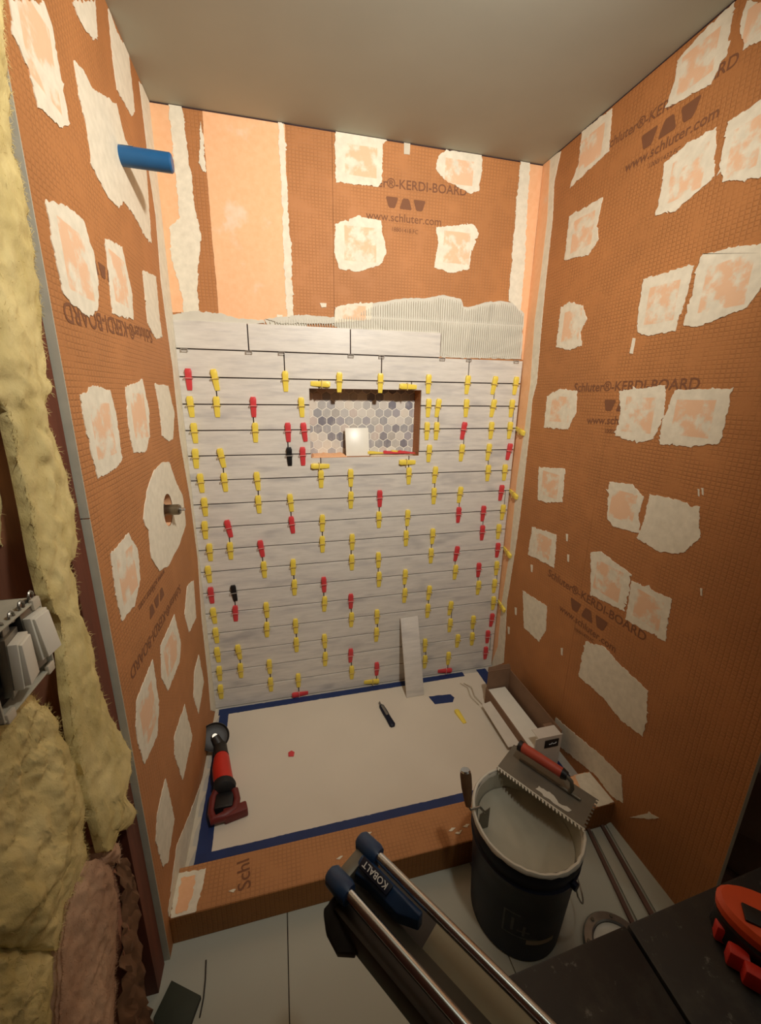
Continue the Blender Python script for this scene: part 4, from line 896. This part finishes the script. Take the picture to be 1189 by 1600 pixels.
# ------------------------------------------------------------------ insulation
def batt(name, left, right, mat, x_lip, bulge, label, seed, rows=110, cols=30, rough=.006, fib=2600, group=None, back=-.05):
    """lumpy mineral wool: outline measured on the wall plane, real depth into the stud bay"""
    def interp(pts, v):
        if v <= pts[0][1]: return pts[0][0]
        for a, b in zip(pts[:-1], pts[1:]):
            if a[1] <= v <= b[1]: return a[0]+(b[0]-a[0])*(v-a[1])/max(1e-6, b[1]-a[1])
        return pts[-1][0]
    v0 = max(left[0][1], right[0][1]); v1 = min(left[-1][1], right[-1][1]); vs = []; fs = []; C = cols+3
    for i in range(rows+1):
        v = v0+(v1-v0)*i/rows; a = un(interp(left, v), v, 0, x_lip); b = un(interp(right, v), v, 0, x_lip)
        endt = min(1, i/6, (rows-i)/6)
        row = [Vector((back, a.y, a.z))]
        for k in range(cols+1):
            t = k/cols; p = a.lerp(b, t); env = max(0, math.sin(PI*t))**.8
            q = p*11+Vector((seed,0,0)); f = noise.noise(Vector((q.x,q.y,q.z*.6)))*.6+noise.noise(q*2.3)*.30+noise.noise(q*5.5)*.15+noise.noise(q*11)*.09+noise.noise(q*24)*.06
            p.x = x_lip + bulge*env*(.5+f*.9)*(.25+.75*endt)
            w_ = noise.noise_vector(p*45+Vector((0,seed,0)))*rough; p += Vector((w_.x*.6, w_.y, w_.z)); row.append(p)
        row.append(Vector((back, b.y, b.z))); vs += row
    for i in range(rows):
        for k in range(C-1): fs.append((i*C+k, i*C+k+1, (i+1)*C+k+1, (i+1)*C+k))
    fs.append(tuple(range(C))); fs.append(tuple(range(rows*C, (rows+1)*C))[::-1])
    o = thing(name, (0,0,0), label=label, cat='insulation', group=group)
    m = MB(); m.add([tuple(p) for p in vs], fs); m.build('wool_body', mat, o, smooth=True, angle=80)
    rr_ = random.Random(seed); m = MB()
    for _ in range(fib):
        i = rr_.randrange(rows+1); k = 1+rr_.randrange(cols+1)
        if rr_.random() < .8: k = rr_.choice((1,2,cols,cols+1))
        p = vs[i*C+k]; side = (k-1)/cols-.5
        d = Vector((rr_.uniform(.1,.8), side*1.6+rr_.uniform(-.8,.8), rr_.uniform(-1,1))).normalized(); l = rr_.uniform(.003,.010)
        s = d.orthogonal().normalized()*.0003; c = p+d*l*.5+Vector((0,0,rr_.uniform(-.003,.003)))
        m.add([p-s-d*.002, p+s-d*.002, c+s*.7, c-s*.7, p+d*l], [(0,1,2,3),(3,2,4)])
    tag(m.build('loose_fibres', mat, o), kind='stuff')
    return o
batt('insulation_batt', [(-60,-20),(-60,560),(-30,600),(12,640),(30,720),(46,800),(60,880),(72,930),(96,970),(106,1080),(116,1150),(132,1220),(152,1290),(162,1330)],
     [(2,-20),(10,100),(20,230),(45,330),(60,450),(72,590),(84,606),(72,620),(74,660),(90,700),(106,745),(118,800),(121,850),(112,885),(125,960),(142,1000),(152,1050),(168,1110),(185,1140),(206,1180),(203,1215),(196,1245),(214,1268),(206,1290),(184,1302),(176,1330)],
     'yellow_wool', .002, .016, 'long narrow yellow insulation stuffed between studs left of the shower board', 3, rows=190, back=-.0122)
batt('insulation_batt', [(-70,1085),(-70,1480)], [(48,1085),(70,1102),(86,1120),(94,1150),(112,1180),(126,1225),(134,1262),(128,1300),(138,1335),(132,1360),(122,1385),(106,1405),(90,1480)],
     'yellow_wool', -.008, .035, 'wide yellow insulation batt below the switch box', 11, rows=90, cols=40)
batt('insulation_batt', [(-70,1484),(-70,1640)], [(86,1484),(86,1500),(78,1640)], 'yellow_wool', -.020, .025, 'dim yellow insulation at the lower left corner', 17, rows=50, fib=900)
batt('insulation_batt', [(122,1345),(112,1380),(98,1420),(92,1480),(88,1560),(80,1640)], [(168,1345),(178,1372),(184,1420),(182,1480),(180,1560),(176,1640)], 'pink_wool', -.010, .020, 'pink insulation batt below the yellow ones', 23, rows=80)
batt('insulation_batt', [(158,1320),(160,1350)], [(186,1300),(186,1350)], 'pink_wool', -.008, .02, 'small pink insulation tuft under the narrow yellow strip', 29, rows=14, fib=200)
batt('insulation_batt', [(-70,690),(-70,850)], [(4,690),(12,740),(10,800),(4,850)], 'yellow_wool', -.05, .02, 'pale insulation tuft at the left edge above the switch box', 31, rows=30, fib=300)
# crumpled kraft facing
m = MB(); R0 = [(172,1342),(180,1370),(190,1420),(190,1480),(186,1540),(190,1640)]; R1 = [(190,1342),(205,1380),(214,1420),(212,1480),(222,1540),(240,1640)]
n = 30; k_ = 8; vs = []
for i in range(n+1):
    v = 1342+(1640-1342)*i/n
    def ip(pts):
        for a, b in zip(pts[:-1], pts[1:]):
            if a[1] <= v <= b[1]: return a[0]+(b[0]-a[0])*(v-a[1])/(b[1]-a[1])
        return pts[-1][0]
    a = un(ip(R0), v, 0, -.012); b = un(ip(R1), v, 0, -.012)
    for k in range(k_+1):
        p = a.lerp(b, k/k_); p.x = -.008 + .016*noise.noise(p*38)+.008*noise.noise(p*90); p.z = max(p.z, FZ+.002); vs.append(tuple(p))
m.add(vs, [(i*(k_+1)+k, i*(k_+1)+k+1, (i+1)*(k_+1)+k+1, (i+1)*(k_+1)+k) for i in range(n) for k in range(k_)])
kp = m.build('kraft_paper', 'kraft', smooth=True); md = kp.modifiers.new('thickness', 'SOLIDIFY'); md.thickness = .001
tag(kp, 'crumpled brown kraft paper facing beside the pink insulation', 'paper')

# ------------------------------------------------------------------ cartons beyond the right wall
for i, (x, y, z, sx, sy_, sz, rz, lab) in enumerate(((1.78,-1.16,FZ,.32,.30,.17,.55,'dim brown carton beyond the right wall, lowest of the stack'), (1.77,-1.15,FZ+.171,.30,.28,.16,.35,'dim brown carton beyond the right wall, middle of the stack'), (1.79,-1.17,FZ+.332,.30,.29,.22,.70,'dim brown carton beyond the right wall, topmost of the stack'))):
    c = thing('cardboard_carton', (x, y, z), (0,0,rz), label=lab, cat='box', group='cartons beyond the right wall')
    MB().box(-sx/2, sx/2, -sy_/2, sy_/2, 0.0002, sz).build('carton_body', 'dusk_brown', c, bevel=.004); MB().box(-.025, .025, -sy_/2-.0006, sy_/2+.0006, .001, sz+.0006).build('packing_tape', 'kraft', c)
